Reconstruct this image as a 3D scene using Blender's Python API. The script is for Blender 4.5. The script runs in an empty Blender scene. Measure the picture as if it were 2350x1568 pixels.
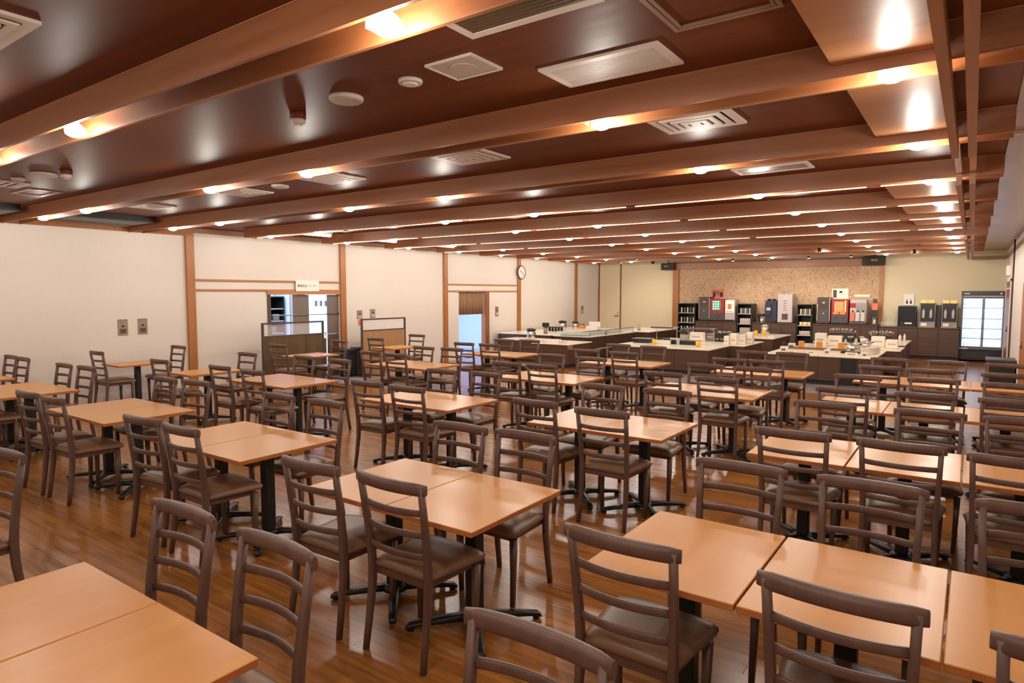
import bpy, bmesh, math, random
from mathutils import Vector, Matrix
random.seed(7)
PI = math.pi
SC = bpy.context.scene
COL = SC.collection

# ---------------------------------------------------------------- camera
F_PX, YAW, PITCH, ROLL, CAM_H = 1483.6, 0.61776, 0.07467, 0.00047, 1.8
cam = bpy.data.cameras.new('camera'); cam_o = bpy.data.objects.new('camera', cam); COL.objects.link(cam_o)
cam.sensor_fit = 'HORIZONTAL'; cam.sensor_width = 36.0; cam.lens = F_PX * 36.0 / 2350.0
cam.clip_start = 0.05; cam.clip_end = 100
_f = Vector((-math.sin(YAW) * math.cos(PITCH), math.cos(YAW) * math.cos(PITCH), -math.sin(PITCH)))
_r = Vector((math.cos(YAW), math.sin(YAW), 0)); _u = _r.cross(_f)
_r2 = _r * math.cos(ROLL) + _u * math.sin(ROLL); _u2 = -_r * math.sin(ROLL) + _u * math.cos(ROLL)
_m = Matrix((_r2, _u2, -_f)).transposed().to_4x4(); _m.translation = Vector((0, 0, CAM_H))
cam_o.matrix_world = _m
SC.camera = cam_o
# ---------------------------------------------------------------- world, exposure, light levels
w = bpy.data.worlds.new('world'); SC.world = w; w.use_nodes = True
w.node_tree.nodes['Background'].inputs[0].default_value = (0.9, 0.8, 0.75, 1)
w.node_tree.nodes['Background'].inputs[1].default_value = 0.02
SC.view_settings.view_transform = 'Standard'; SC.view_settings.look = 'None'
SC.view_settings.exposure = 0.12; SC.view_settings.gamma = 1.0
SC.view_settings.use_curve_mapping = False
LAMP_W = 8.2          # watts of every ceiling lamp; the lamps towards the buffet are stronger
ROW_GAIN = {-2: 1.3, -1: 1.6, 0: 1.08, 1: 0.95, 2: 1.15, 3: 1.5, 4: 1.7, 5: 1.8, 6: 1.8, 7: 2.1, 8: 2.1, 9: 2.0, 10: 1.8}
LAMP_COL = (1.0, 0.935, 0.82)
BULB_GLOW = 42.0       # emission of the bulb glass
LED_GLOW = 3.0
TUBE_GLOW = 16.0
KITCHEN_W = 420.0
FRIDGE_GLOW = 1.7

# ---------------------------------------------------------------- helpers
def srgb(r, g, b):
    def f(c):
        c /= 255.0
        return c / 12.92 if c <= 0.04045 else ((c + 0.055) / 1.055) ** 2.4
    return (f(r), f(g), f(b), 1.0)

class NT:
    def __init__(s, mat):
        mat.use_nodes = True
        s.t = mat.node_tree; s.b = s.t.nodes['Principled BSDF']
    def n(s, typ, **kw):
        nd = s.t.nodes.new(typ)
        for k, v in kw.items():
            if k.startswith('i_'):
                key = k[2:]
                nd.inputs[int(key) if key.isdigit() else key.replace('_', ' ')].default_value = v
            else: setattr(nd, k, v)
        return nd
    def l(s, a, ao, b, bi): s.t.links.new(a.outputs[ao], b.inputs[bi])

def plain(name, col, rough=0.5, metal=0.0, noise=0.06, scale=30.0, emit=None, estr=0.0, alpha=None, spec=None, coat=0.0):
    m = bpy.data.materials.new(name); t = NT(m)
    tc = t.n('ShaderNodeTexCoord'); nz = t.n('ShaderNodeTexNoise', i_Scale=scale, i_Detail=3.0)
    t.l(tc, 'Object', nz, 'Vector')
    mx = t.n('ShaderNodeMix', data_type='RGBA', blend_type='MIX')
    mx.inputs[6].default_value = tuple(c * (1 - noise) for c in col[:3]) + (1,)
    mx.inputs[7].default_value = tuple(min(1, c * (1 + noise)) for c in col[:3]) + (1,)
    t.l(nz, 'Fac', mx, 0); t.l(mx, 2, t.b, 'Base Color')
    t.b.inputs['Roughness'].default_value = rough; t.b.inputs['Metallic'].default_value = metal
    if spec is not None: t.b.inputs['Specular IOR Level'].default_value = spec
    if coat: t.b.inputs['Coat Weight'].default_value = coat; t.b.inputs['Coat Roughness'].default_value = 0.15
    if emit:
        t.b.inputs['Emission Color'].default_value = emit; t.b.inputs['Emission Strength'].default_value = estr
    if alpha is not None: t.b.inputs['Alpha'].default_value = alpha
    return m

def wood(name, c1, c2, axis='X', rough=0.35, scale=1.0, per_island=0.0, per_obj=0.0, bump=0.02, coat=0.0, coat_r=0.1, c3=None, spec=None):
    """procedural veneer: grain stretched along the given axis"""
    m = bpy.data.materials.new(name); t = NT(m)
    tc = t.n('ShaderNodeTexCoord'); mp = t.n('ShaderNodeMapping')
    st = {'X': (1.2, 22, 22), 'Y': (22, 1.2, 22), 'Z': (22, 22, 1.2)}[axis]
    mp.inputs['Scale'].default_value = tuple(v * scale for v in st)
    oi = t.n('ShaderNodeObjectInfo'); geo = t.n('ShaderNodeNewGeometry')
    sm = t.n('ShaderNodeMath', operation='ADD'); t.l(oi, 'Random', sm, 0); t.l(geo, 'Random Per Island', sm, 1)
    fr = t.n('ShaderNodeMath', operation='FRACT'); t.l(sm, 0, fr, 0)
    sc = t.n('ShaderNodeMath', operation='MULTIPLY', i_1=40.0); t.l(fr, 0, sc, 0)
    va = t.n('ShaderNodeVectorMath', operation='ADD'); t.l(tc, 'Object', va, 0); t.l(sc, 0, va, 1)
    t.l(va, 0, mp, 'Vector')
    n1 = t.n('ShaderNodeTexNoise', i_Scale=1.0, i_Detail=5.0, i_Roughness=0.6, i_Distortion=0.4); t.l(mp, 0, n1, 'Vector')
    rp = t.n('ShaderNodeValToRGB'); rp.color_ramp.elements[0].position = 0.3; rp.color_ramp.elements[1].position = 0.7
    rp.color_ramp.elements[0].color = c1; rp.color_ramp.elements[1].color = c2
    t.l(n1, 'Fac', rp, 0)
    last, lo = rp, 0
    if per_island or per_obj:
        amt = max(per_island, per_obj)
        ma = t.n('ShaderNodeMapRange', i_3=1 - amt, i_4=1 + amt); t.l(fr, 0, ma, 0)
        mm = t.n('ShaderNodeVectorMath', operation='SCALE'); t.l(rp, 0, mm, 0); t.l(ma, 0, mm, 'Scale')
        last, lo = mm, 0
    t.l(last, lo, t.b, 'Base Color')
    rr = t.n('ShaderNodeMapRange', i_3=rough * 0.85, i_4=rough * 1.2); t.l(n1, 'Fac', rr, 0); t.l(rr, 0, t.b, 'Roughness')
    if bump:
        bp = t.n('ShaderNodeBump', i_Strength=bump * 5, i_Distance=0.002); t.l(n1, 'Fac', bp, 'Height'); t.l(bp, 0, t.b, 'Normal')
    if spec is not None: t.b.inputs['Specular IOR Level'].default_value = spec
    if coat:
        t.b.inputs['Coat Weight'].default_value = coat; t.b.inputs['Coat Roughness'].default_value = coat_r
    return m

def wallpaper(name, c1, c2, scale=(60, 60, 3), rough=0.8):
    m = bpy.data.materials.new(name); t = NT(m)
    tc = t.n('ShaderNodeTexCoord'); mp = t.n('ShaderNodeMapping'); mp.inputs['Scale'].default_value = scale
    t.l(tc, 'Object', mp, 0)
    n1 = t.n('ShaderNodeTexNoise', i_Scale=1.0, i_Detail=4.0); t.l(mp, 0, n1, 'Vector')
    rp = t.n('ShaderNodeValToRGB'); rp.color_ramp.elements[0].position = 0.35; rp.color_ramp.elements[1].position = 0.65
    rp.color_ramp.elements[0].color = c1; rp.color_ramp.elements[1].color = c2
    t.l(n1, 'Fac', rp, 0); t.l(rp, 0, t.b, 'Base Color'); t.b.inputs['Roughness'].default_value = rough
    bp = t.n('ShaderNodeBump', i_Strength=0.05, i_Distance=0.001); t.l(n1, 'Fac', bp, 'Height'); t.l(bp, 0, t.b, 'Normal')
    return m

def stone_pattern(name, c1, c2, c3):
    m = bpy.data.materials.new(name); t = NT(m)
    tc = t.n('ShaderNodeTexCoord'); mp = t.n('ShaderNodeMapping'); mp.inputs['Scale'].default_value = (7, 7, 7)
    t.l(tc, 'Object', mp, 0)
    n1 = t.n('ShaderNodeTexNoise', i_Scale=1.6, i_Detail=6.0, i_Distortion=2.2); t.l(mp, 0, n1, 'Vector')
    rp = t.n('ShaderNodeValToRGB'); e = rp.color_ramp.elements
    e[0].position = 0.36; e[0].color = c1; e[1].position = 0.62; e[1].color = c3
    x = e.new(0.46); x.color = c2
    t.l(n1, 'Fac', rp, 0); t.l(rp, 0, t.b, 'Base Color'); t.b.inputs['Roughness'].default_value = 0.7
    return m

def emitter(name, col, strength):
    m = bpy.data.materials.new(name); m.use_nodes = True; t = m.node_tree
    b = t.nodes['Principled BSDF']; b.inputs['Base Color'].default_value = col
    b.inputs['Emission Color'].default_value = col; b.inputs['Emission Strength'].default_value = strength
    return m

def glass(name, col=(0.95, 1, 0.98, 1), alpha=0.18, rough=0.03):
    m = bpy.data.materials.new(name); m.use_nodes = True; b = m.node_tree.nodes['Principled BSDF']
    b.inputs['Base Color'].default_value = col; b.inputs['Alpha'].default_value = alpha
    b.inputs['Roughness'].default_value = rough; b.inputs['Specular IOR Level'].default_value = 0.8
    return m

class MB:
    """collects shapes for ONE mesh"""
    def __init__(s): s.bm = bmesh.new(); s.mi = 0
    def _f(s, vs):
        try:
            f = s.bm.faces.new(vs); f.material_index = s.mi; f.smooth = False; return f
        except ValueError: return None
    def box(s, x0, x1, y0, y1, z0, z1):
        v = [s.bm.verts.new(p) for p in ((x0, y0, z0), (x1, y0, z0), (x1, y1, z0), (x0, y1, z0), (x0, y0, z1), (x1, y0, z1), (x1, y1, z1), (x0, y1, z1))]
        for a in ((3, 2, 1, 0), (4, 5, 6, 7), (0, 1, 5, 4), (1, 2, 6, 5), (2, 3, 7, 6), (3, 0, 4, 7)): s._f([v[i] for i in a])
        return s
    def bbox(s, x0, x1, y0, y1, z0, z1, b=0.01, seg=2):
        """box with bevelled edges"""
        t = bmesh.new()
        v = [t.verts.new(p) for p in ((x0, y0, z0), (x1, y0, z0), (x1, y1, z0), (x0, y1, z0), (x0, y0, z1), (x1, y0, z1), (x1, y1, z1), (x0, y1, z1))]
        for a in ((3, 2, 1, 0), (4, 5, 6, 7), (0, 1, 5, 4), (1, 2, 6, 5), (2, 3, 7, 6), (3, 0, 4, 7)): t.faces.new([v[i] for i in a])
        bmesh.ops.bevel(t, geom=t.edges[:], offset=b, segments=seg, profile=0.6, affect='EDGES')
        return s.merge(t)
    def merge(s, t):
        mp = {}
        for v in t.verts: mp[v] = s.bm.verts.new(v.co)
        for f in t.faces:
            g = s._f([mp[v] for v in f.verts])
            if g: g.smooth = f.smooth
        t.free(); return s
    def ring(s, c, r, axis, n, rot=0.0, ry=None):
        vs = []
        for i in range(n):
            a = 2 * PI * i / n + rot; p, q = math.cos(a) * r, math.sin(a) * (ry or r)
            o = {'Z': (p, q, 0), 'X': (0, p, q), 'Y': (q, 0, p)}[axis]
            vs.append(s.bm.verts.new((c[0] + o[0], c[1] + o[1], c[2] + o[2])))
        return vs
    def lathe(s, prof, c=(0, 0, 0), n=16, axis='Z', caps=True, smooth=True):
        """prof: list of (radius, height)"""
        rings = []
        ax = {'X': 0, 'Y': 1, 'Z': 2}[axis]
        for r, h in prof:
            cc = list(c); cc[ax] += h
            rings.append(s.ring(cc, max(r, 1e-4), axis, n))
        for a, b in zip(rings, rings[1:]):
            for i in range(n):
                f = s._f([a[i], a[(i + 1) % n], b[(i + 1) % n], b[i]])
                if f: f.smooth = smooth
        if caps: s._f(rings[0][::-1]); s._f(rings[-1])
        return s
    def cyl(s, c, r, h, n=16, axis='Z', r2=None): return s.lathe([(r, 0), (r if r2 is None else r2, h)], c, n, axis)
    def sweep(s, path, sizes, side=None, n=8, p=3.2, smooth=True):
        """super-ellipse section swept along path; sizes = (w, h) or list; side = fixed side vector"""
        path = [Vector(q) for q in path]; N = len(path)
        if not isinstance(sizes, list): sizes = [sizes] * N
        rings = []
        for i, q in enumerate(path):
            t = (path[min(i + 1, N - 1)] - path[max(i - 1, 0)]).normalized()
            sd = Vector(side if side else (1, 0, 0)); sd = (sd - t * sd.dot(t)).normalized(); up = t.cross(sd).normalized()
            w, h = sizes[i]; r = []
            for k in range(n):
                a = 2 * PI * (k + 0.5) / n; ca, sa = math.cos(a), math.sin(a)
                e = 2.0 / p
                x = math.copysign(abs(ca) ** e, ca) * w / 2; y = math.copysign(abs(sa) ** e, sa) * h / 2
                r.append(s.bm.verts.new(q + sd * x + up * y))
            rings.append(r)
        for a, b in zip(rings, rings[1:]):
            for i in range(n):
                f = s._f([a[i], a[(i + 1) % n], b[(i + 1) % n], b[i]])
                if f: f.smooth = smooth
        s._f(rings[0][::-1]); s._f(rings[-1])
        return s
    def quad(s, *pts): s._f([s.bm.verts.new(p) for p in pts]); return s
    def prism(s, pts, z0, z1):
        a = [s.bm.verts.new((x, y, z0)) for x, y in pts]; b = [s.bm.verts.new((x, y, z1)) for x, y in pts]
        n = len(pts); s._f(a[::-1]); s._f(b)
        for i in range(n): s._f([a[i], a[(i + 1) % n], b[(i + 1) % n], b[i]])
        return s
    def sphere(s, c, r, n=12, sz=1.0):
        t = bmesh.new(); bmesh.ops.create_uvsphere(t, u_segments=n, v_segments=max(6, n // 2), radius=r)
        for v in t.verts: v.co = Vector((v.co.x + c[0], v.co.y + c[1], v.co.z * sz + c[2]))
        for f in t.faces: f.smooth = True
        return s.merge(t)
    def xf(s, m):
        bmesh.ops.transform(s.bm, matrix=m, verts=s.bm.verts[:]); return s
    def build(s, name, mats, parent=None, loc=None):
        bmesh.ops.recalc_face_normals(s.bm, faces=s.bm.faces[:])
        me = bpy.data.meshes.new(name); s.bm.to_mesh(me); s.bm.free()
        for m in (mats if isinstance(mats, (list, tuple)) else [mats]): me.materials.append(m)
        o = bpy.data.objects.new(name, me); COL.objects.link(o)
        if parent: o.parent = parent
        if loc: o.location = loc
        return o

def tag(o, label, cat, group=None, kind=None):
    o['label'] = label; o['category'] = cat
    if group: o['group'] = group
    if kind: o['kind'] = kind
    return o
def thing(name, label, cat, loc=(0, 0, 0), rotz=0.0, group=None):
    o = bpy.data.objects.new(name, None); COL.objects.link(o); o.empty_display_size = 0.1
    o.location = loc; o.rotation_euler = (0, 0, rotz)
    return tag(o, label, cat, group)
def struct(o): o['kind'] = 'structure'; return o
def dup(root, loc=None, rotz=None, label=None, group=None):
    r = root.copy(); COL.objects.link(r)
    if loc is not None: r.location = loc
    if rotz is not None: r.rotation_euler = (0, 0, rotz)
    if label: r['label'] = label
    if group: r['group'] = group
    for ch in KIDS(root):
        c = ch.copy(); COL.objects.link(c); c.parent = r
        for g in KIDS(ch):
            d = g.copy(); COL.objects.link(d); d.parent = c
    return r
def KIDS(o): return list(o.children)
def text_mesh(name, txt, size, mat, parent, loc, rot, ext=0.001, align='CENTER'):
    cu = bpy.data.curves.new(name, 'FONT'); cu.body = txt; cu.size = size; cu.extrude = ext
    cu.align_x = align; cu.align_y = 'CENTER'
    o = bpy.data.objects.new(name, cu); COL.objects.link(o)
    dg = bpy.context.evaluated_depsgraph_get(); dg.update()
    me = bpy.data.meshes.new_from_object(o.evaluated_get(dg))
    bpy.data.objects.remove(o); bpy.data.curves.remove(cu)
    me.name = name; me.materials.clear(); me.materials.append(mat)
    q = bpy.data.objects.new(name, me); COL.objects.link(q); q.parent = parent; q.location = loc; q.rotation_euler = rot
    return q

# ---------------------------------------------------------------- materials
M = {}
M['ceil'] = wood('ceiling_veneer', srgb(96, 50, 28), srgb(116, 63, 37), 'X', rough=0.5, scale=0.9, bump=0.01, spec=0.14)
M['beam'] = wood('beam_board', srgb(140, 86, 54), srgb(158, 101, 66), 'X', rough=0.4, scale=0.8, bump=0.01)
M['beam_in'] = wood('beam_rear_board', srgb(142, 90, 52), srgb(162, 106, 64), 'X', rough=0.45, scale=0.8, bump=0.01)
M['panel'] = wood('light_ply_panel', srgb(164, 112, 76), srgb(182, 128, 90), 'X', rough=0.42, scale=0.6, bump=0.01, spec=0.16)
M['fin'] = wood('fin_wood', srgb(150, 100, 68), srgb(172, 120, 82), 'Y', rough=0.45, scale=0.8, bump=0.01)
M['strip'] = wood('right_ceiling', srgb(140, 110, 94), srgb(154, 124, 107), 'Y', rough=0.4, scale=0.6, bump=0.01, coat=0.4, coat_r=0.25)
M['post'] = wood('post_wood', srgb(152, 92, 40), srgb(170, 108, 52), 'Z', rough=0.45, scale=0.8)
M['rail'] = wood('rail_wood', srgb(162, 102, 52), srgb(180, 120, 66), 'Y', rough=0.45, scale=0.8)
M['wall'] = wallpaper('wall_paper', srgb(217, 206, 196), srgb(219, 208, 198))
M['wallback'] = wallpaper('back_wall_paper', srgb(216, 198, 164), srgb(222, 204, 172), scale=(40, 40, 40))
M['stone'] = stone_pattern('patterned_back_panel', srgb(158, 120, 92), srgb(186, 150, 116), srgb(198, 164, 130))
M['plank'] = wood('floor_plank', srgb(120, 72, 28), srgb(170, 110, 48), 'X', rough=0.22, scale=1.1, per_island=0.16, bump=0.0)
M['gap'] = plain('floor_base', srgb(84, 50, 24), 0.6)
M['carpet'] = plain('carpet_grey', srgb(122, 112, 112), 0.85, noise=0.12, scale=60)
M['table'] = wood('table_laminate', srgb(198, 136, 66), srgb(205, 144, 74), 'Y', rough=0.3, scale=0.5, per_obj=0.02, bump=0.0, spec=0.4)
M['tedge'] = wood('table_edge', srgb(172, 100, 54), srgb(184, 112, 62), 'Y', rough=0.4, scale=0.7)
M['chair'] = wood('chair_wood', srgb(88, 63, 54), srgb(104, 76, 66), 'Z', rough=0.42, scale=0.8, bump=0.02)
M['seat'] = plain('seat_leather', srgb(124, 90, 66), 0.36, noise=0.14, scale=9)
M['iron'] = plain('black_iron', srgb(34, 33, 34), 0.35, noise=0.1, metal=0.3)
M['ironblk'] = plain('black_post', srgb(22, 20, 20), 0.5)
M['white'] = plain('white_plastic', srgb(214, 202, 196), 0.55, noise=0.02, spec=0.25)
M['whitedk'] = plain('vent_slot', srgb(70, 56, 48), 0.8)
M['darkslat'] = plain('vent_dark', srgb(92, 66, 38), 0.6)
M['bulb'] = emitter('bulb_glass', (1.0, 0.92, 0.86, 1), BULB_GLOW)
M['led'] = emitter('led_strip', (1.0, 0.76, 0.46, 1), LED_GLOW)
M['tube'] = emitter('tube_glass', (1.0, 0.90, 0.80, 1), TUBE_GLOW)
M['steel'] = plain('brushed_steel', srgb(150, 142, 138), 0.32, metal=0.85, noise=0.05)
M['chrome'] = plain('chrome', srgb(210, 205, 200), 0.15, metal=1.0, noise=0.02)
M['black'] = plain('black_plastic', srgb(26, 23, 22), 0.4)
M['dkgrey'] = plain('dark_grey', srgb(70, 64, 62), 0.45)
M['counter'] = wood('counter_brown', srgb(74, 50, 36), srgb(92, 64, 46), 'X', rough=0.4, scale=0.8, bump=0.01)
M['counter_dk'] = wood('counter_dark', srgb(66, 44, 34), srgb(82, 56, 44), 'X', rough=0.35, scale=0.8, bump=0.01)
M['stonetop'] = plain('white_counter_top', srgb(244, 230, 208), 0.25, noise=0.03)
M['kick'] = plain('kick_grey', srgb(44, 40, 40), 0.6)
M['ceramic'] = plain('white_ceramic', srgb(232, 222, 212), 0.2, noise=0.02)
M['cream'] = plain('cream_paper', srgb(244, 232, 214), 0.6, noise=0.04)
M['grille'] = plain('grey_card', srgb(190, 180, 172), 0.6)
M['yellow'] = plain('yellow_cup', srgb(236, 184, 72), 0.4, noise=0.03)
M['orange'] = plain('orange_card', srgb(214, 140, 62), 0.5, noise=0.04)
M['red'] = plain('red_panel', srgb(150, 28, 26), 0.35, noise=0.05)
M['redlt'] = plain('coral_paper', srgb(216, 108, 80), 0.5)
M['green'] = plain('green_display', srgb(60, 140, 110), 0.4, emit=srgb(60, 160, 120), estr=0.3)
M['whitelit'] = plain('lit_button', srgb(240, 240, 235), 0.4, emit=(0.95, 1, 0.95, 1), estr=0.6)
M['navy'] = plain('navy_plastic', srgb(36, 32, 56), 0.35)
M['glassclr'] = glass('clear_glass', alpha=0.16)
M['acryl'] = glass('acrylic_pane', (0.92, 0.86, 0.88, 1), 0.22, 0.1)
M['glassgrn'] = glass('counter_glass', (0.70, 0.82, 0.74, 1), 0.4, 0.05)
M['gpanel'] = plain('grey_screen_panel', srgb(112, 96, 86), 0.4)
M['gpanel2'] = wood('brown_lower_board', srgb(86, 60, 34), srgb(112, 80, 46), 'Z', rough=0.4, scale=0.5)
M['partboard'] = wood('partition_board', srgb(158, 116, 74), srgb(174, 132, 88), 'Z', rough=0.4, scale=0.5)
M['partdark'] = wood('partition_dark_board', srgb(80, 60, 34), srgb(102, 78, 46), 'Z', rough=0.3, scale=0.5, coat=0.4)
M['frame'] = plain('partition_frame', srgb(74, 54, 48), 0.45)
M['kitwall'] = plain('kitchen_wall', srgb(196, 208, 228), 0.6, noise=0.03)
M['kitfloor'] = plain('kitchen_floor', srgb(150, 160, 190), 0.3)
M['curtain'] = wood('curtain_cloth', srgb(126, 94, 66), srgb(152, 116, 84), 'Z', rough=0.9, scale=0.6)
M['ink'] = plain('sign_ink', srgb(110, 60, 66), 0.6)
M['inkblk'] = plain('black_ink', srgb(40, 30, 28), 0.6)
M['plate'] = plain('switch_plate', srgb(150, 128, 112), 0.35, metal=0.35, noise=0.25, scale=12)
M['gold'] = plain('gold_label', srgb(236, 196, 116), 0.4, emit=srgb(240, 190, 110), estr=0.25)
M['fridgebk'] = emitter('fridge_light_back', (0.68, 0.84, 1.0, 1), FRIDGE_GLOW)
M['fridgecase'] = plain('fridge_case', srgb(62, 52, 50), 0.35, noise=0.04)
M['fridgefr'] = plain('fridge_frame', srgb(98, 90, 96), 0.35)
M['fridgewire'] = plain('fridge_shelf', srgb(200, 216, 240), 0.4)
M['bottle'] = glass('pale_bottle', (0.86, 0.93, 1, 1), 0.3, 0.2)
M['binlid'] = plain('bin_dark', srgb(58, 54, 56), 0.4)
M['cup'] = plain('paper_cup', srgb(206, 186, 176), 0.6)
M['greencup'] = plain('green_can', srgb(96, 108, 84), 0.45)
M['door'] = wood('door_wood', srgb(126, 74, 42), srgb(146, 90, 54), 'Z', rough=0.4, scale=0.6)
M['fabric'] = plain('speaker_cloth', srgb(52, 44, 36), 0.8, noise=0.15, scale=90)
M['greymac'] = plain('grey_machine', srgb(178, 164, 162), 0.4, noise=0.03)
M['bronze'] = plain('bronze_front', srgb(74, 56, 44), 0.35, metal=0.3)
M['tray'] = plain('wood_tray', srgb(140, 104, 72), 0.5)

XL, XR, YB, YF, HC = -11.30, 0.70, 21.45, -3.0, 2.95   # left wall, right wall, back wall, wall behind camera, ceiling
G0 = 1e-4

ORD = ['leftmost', 'second from the left', 'third from the left', 'fourth from the left', 'fifth from the left', 'sixth from the left', 'seventh from the left', 'eighth from the left', 'ninth from the left', 'rightmost']
# ---------------------------------------------------------------- floor
fl = struct(MB().box(XL - 0.1, XR + 0.1, YF, YB + 0.1, -0.08, -0.014).build('floor', M['gap']))
carpets = [(-11.3, -7.95, 8.45, 9.55), (-7.4, -0.9, 12.55, 14.3)]
def in_carpet(x0, x1, y):
    return any(x0 >= a - 0.01 and x1 <= b + 0.01 and c <= y <= d for a, b, c, d in carpets)
PW, PL = 0.09, 1.8
pl_me = MB().box(0, PL - 0.002, 0, PW - 0.0009, -0.014, 0.0).build('plank', M['plank'])
field = MB(); full = []
fwd = Vector((-math.sin(YAW), math.cos(YAW)))
row = 0; y = YF
while y < YB:
    off = (row * 0.73) % PL; x = XL - off
    while x < XR:
        a, b = max(x, XL), min(x + PL, XR)
        if b - a > 0.02:
            segs = [(a, b)]
            for (ca, cb, cc, cd) in carpets:
                if cc <= y + PW / 2 <= cd:
                    ns = []
                    for (p, q) in segs:
                        if q <= ca or p >= cb: ns.append((p, q)); continue
                        if p < ca: ns.append((p, ca))
                        if q > cb: ns.append((cb, q))
                    segs = ns
            for (p, q) in segs:
                if q - p < 0.03: continue
                if q - p > PL - 0.001:
                    c2 = Vector(((p + q) / 2, y)); d = c2.dot(fwd); lat = abs(c2.x * math.cos(YAW) + c2.y * math.sin(YAW))
                    if d > 1.4 and lat < d * 0.83 + 0.5: full.append((d, p, y)); continue
                field.box(p, q - 0.002, y, y + PW - 0.0009, -0.014, 0.0)
        x += PL
    y += PW; row += 1
full.sort()
for i, (d, px, py) in enumerate(full):
    if i < 300:
        o = pl_me if i == 0 else pl_me.copy()
        if i: COL.objects.link(o)
        o.parent = fl; o.location = (px, py, 0)
    else: field.box(px, px + PL - 0.002, py, py + PW - 0.0009, -0.014, 0.0)
pf = field.build('plank_field', M['plank'], fl); pf['kind'] = 'stuff'
for (a, b, c, d) in carpets:
    MB().box(a, b, c, d, -0.014, 0.003).build('carpet', M['carpet'], fl)

# ---------------------------------------------------------------- walls
WT = 0.12
wl = MB()
op = [(7.63, 9.38, 0.0, 1.79), (13.42, 14.66, 0.0, 1.85)]     # openings: y0 y1 z0 z1
wl.box(XL - WT, XL, YF, op[0][0], 0, HC); wl.box(XL - WT, XL, op[0][0], op[0][1], op[0][3], HC)
wl.box(XL - WT, XL, op[0][1], op[1][0], 0, HC); wl.box(XL - WT, XL, op[1][0], op[1][1], op[1][3], HC)
wl.box(XL - WT, XL, op[1][1], YB, 0, HC)
struct(wl.build('wall_left', M['wall']))
wb = MB(); wb.box(XL - WT, XR + WT, YB, YB + WT, 0, HC)
struct(wb.build('wall_back', M['wallback']))
struct(MB().box(XR, XR + WT, YF, YB, 0, HC).build('wall_right', M['wall']))
struct(MB().box(XL - WT, XR + WT, YF - WT, YF, 0, HC).build('wall_front', M['wall']))
# posts and rails of the left wall
n = 1
def trim(mb, mat):
    global n
    o = struct(mb.build('trim_%d' % n, mat)); n += 1; return o
PY = [6.06, 9.46, 12.86, 16.24, 19.72]
for i, py in enumerate(PY):
    trim(MB().bbox(XL, XL + 0.05, py - 0.075, py + 0.075, 0.0, HC - 0.01, 0.006, 1), M['post'])
trim(MB().bbox(XL, XL + 0.05, 2.6, 2.75, 0.0, 2.8, 0.006, 1), M['post']) if False else None
for (a, b) in ((PY[0] + 0.075, PY[1] - 0.075), (PY[2] + 0.075, PY[3] - 0.075)):
    for (z0, z1) in ((2.015, 2.05), (1.838, 1.872)):
        trim(MB().box(XL, XL + 0.03, a, b, z0, z1), M['rail'])
trim(MB().box(XL - WT, XL + 0.035, op[0][0] - 0.05, op[0][1] + 0.005, 1.77, 1.84), M['rail'])       # lintel over the hatch
trim(MB().box(XL - WT, XL + 0.02, op[0][0] - 0.04, op[0][0] + 0.03, 0.0, 1.77), M['frame'])
trim(MB().box(XL - WT, XL + 0.03, op[1][1] - 0.1, op[1][1] + 0.08, 0.0, 1.84), M['door'])
trim(MB().box(XL, XL + 0.08, YF, PY[0] - 0.075, 2.86, 2.92), M['rail'])                               # crown over the front bays
trim(MB().box(XL, XL + 0.05, YF, PY[0] - 0.075, 2.80, 2.86), M['post'])
for i in range(4): trim(MB().box(XL, XL + 0.04, PY[i] + 0.075, PY[i + 1] - 0.075, 2.86, HC - 0.005), M['beam'])
trim(MB().box(XL, XL + 0.04, PY[4] + 0.075, YB, 2.86, HC - 0.005), M['beam'])
# back wall: dark seams, door leaf, wooden beam, patterned recess panel, corner pillars
trim(MB().box(-11.3, -11.25, YB - 0.03, YB, 0, 2.92), M['door'])
trim(MB().box(-10.42, -10.38, YB - 0.02, YB, 0, 2.92), M['door'])
dr = struct(MB().box(-11.24, -10.43, YB - 0.03, YB - 0.001, 0.02, 2.90).build('door_1', M['wallback']))
MB().cyl((-10.62, YB - 0.075, 0.985), 0.012, 0.14, 10, 'X').box(-10.51, -10.47, YB - 0.08, YB - 0.03, 0.96, 1.01).build('handle', M['steel'], dr)
MB().cyl((-10.5, YB - 0.05, 1.09), 0.02, 0.02, 12, 'Y').build('lock', M['steel'], dr)
trim(MB().box(-8.40, -8.20, YB - 0.10, YB, 0, 2.60), M['post'])
trim(MB().box(-8.40, -2.14, YB - 0.14, YB, 2.60, 2.76), M['beam'])
trim(MB().box(-8.40, -2.14, YB - 0.17, YB, 2.76, 2.80), M['post'])
trim(MB().box(-8.40, -2.14, YB - 0.10, YB, 2.80, 2.86), M['door'])
trim(MB().box(-2.19, -2.10, YB - 0.08, YB, 0, 2.60), M['rail'])
struct(MB().box(-8.20, -2.19, YB - 0.03, YB - 0.001, 0.0, 2.60).build('trim_%d' % n, M['stone'])); n += 1
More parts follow.
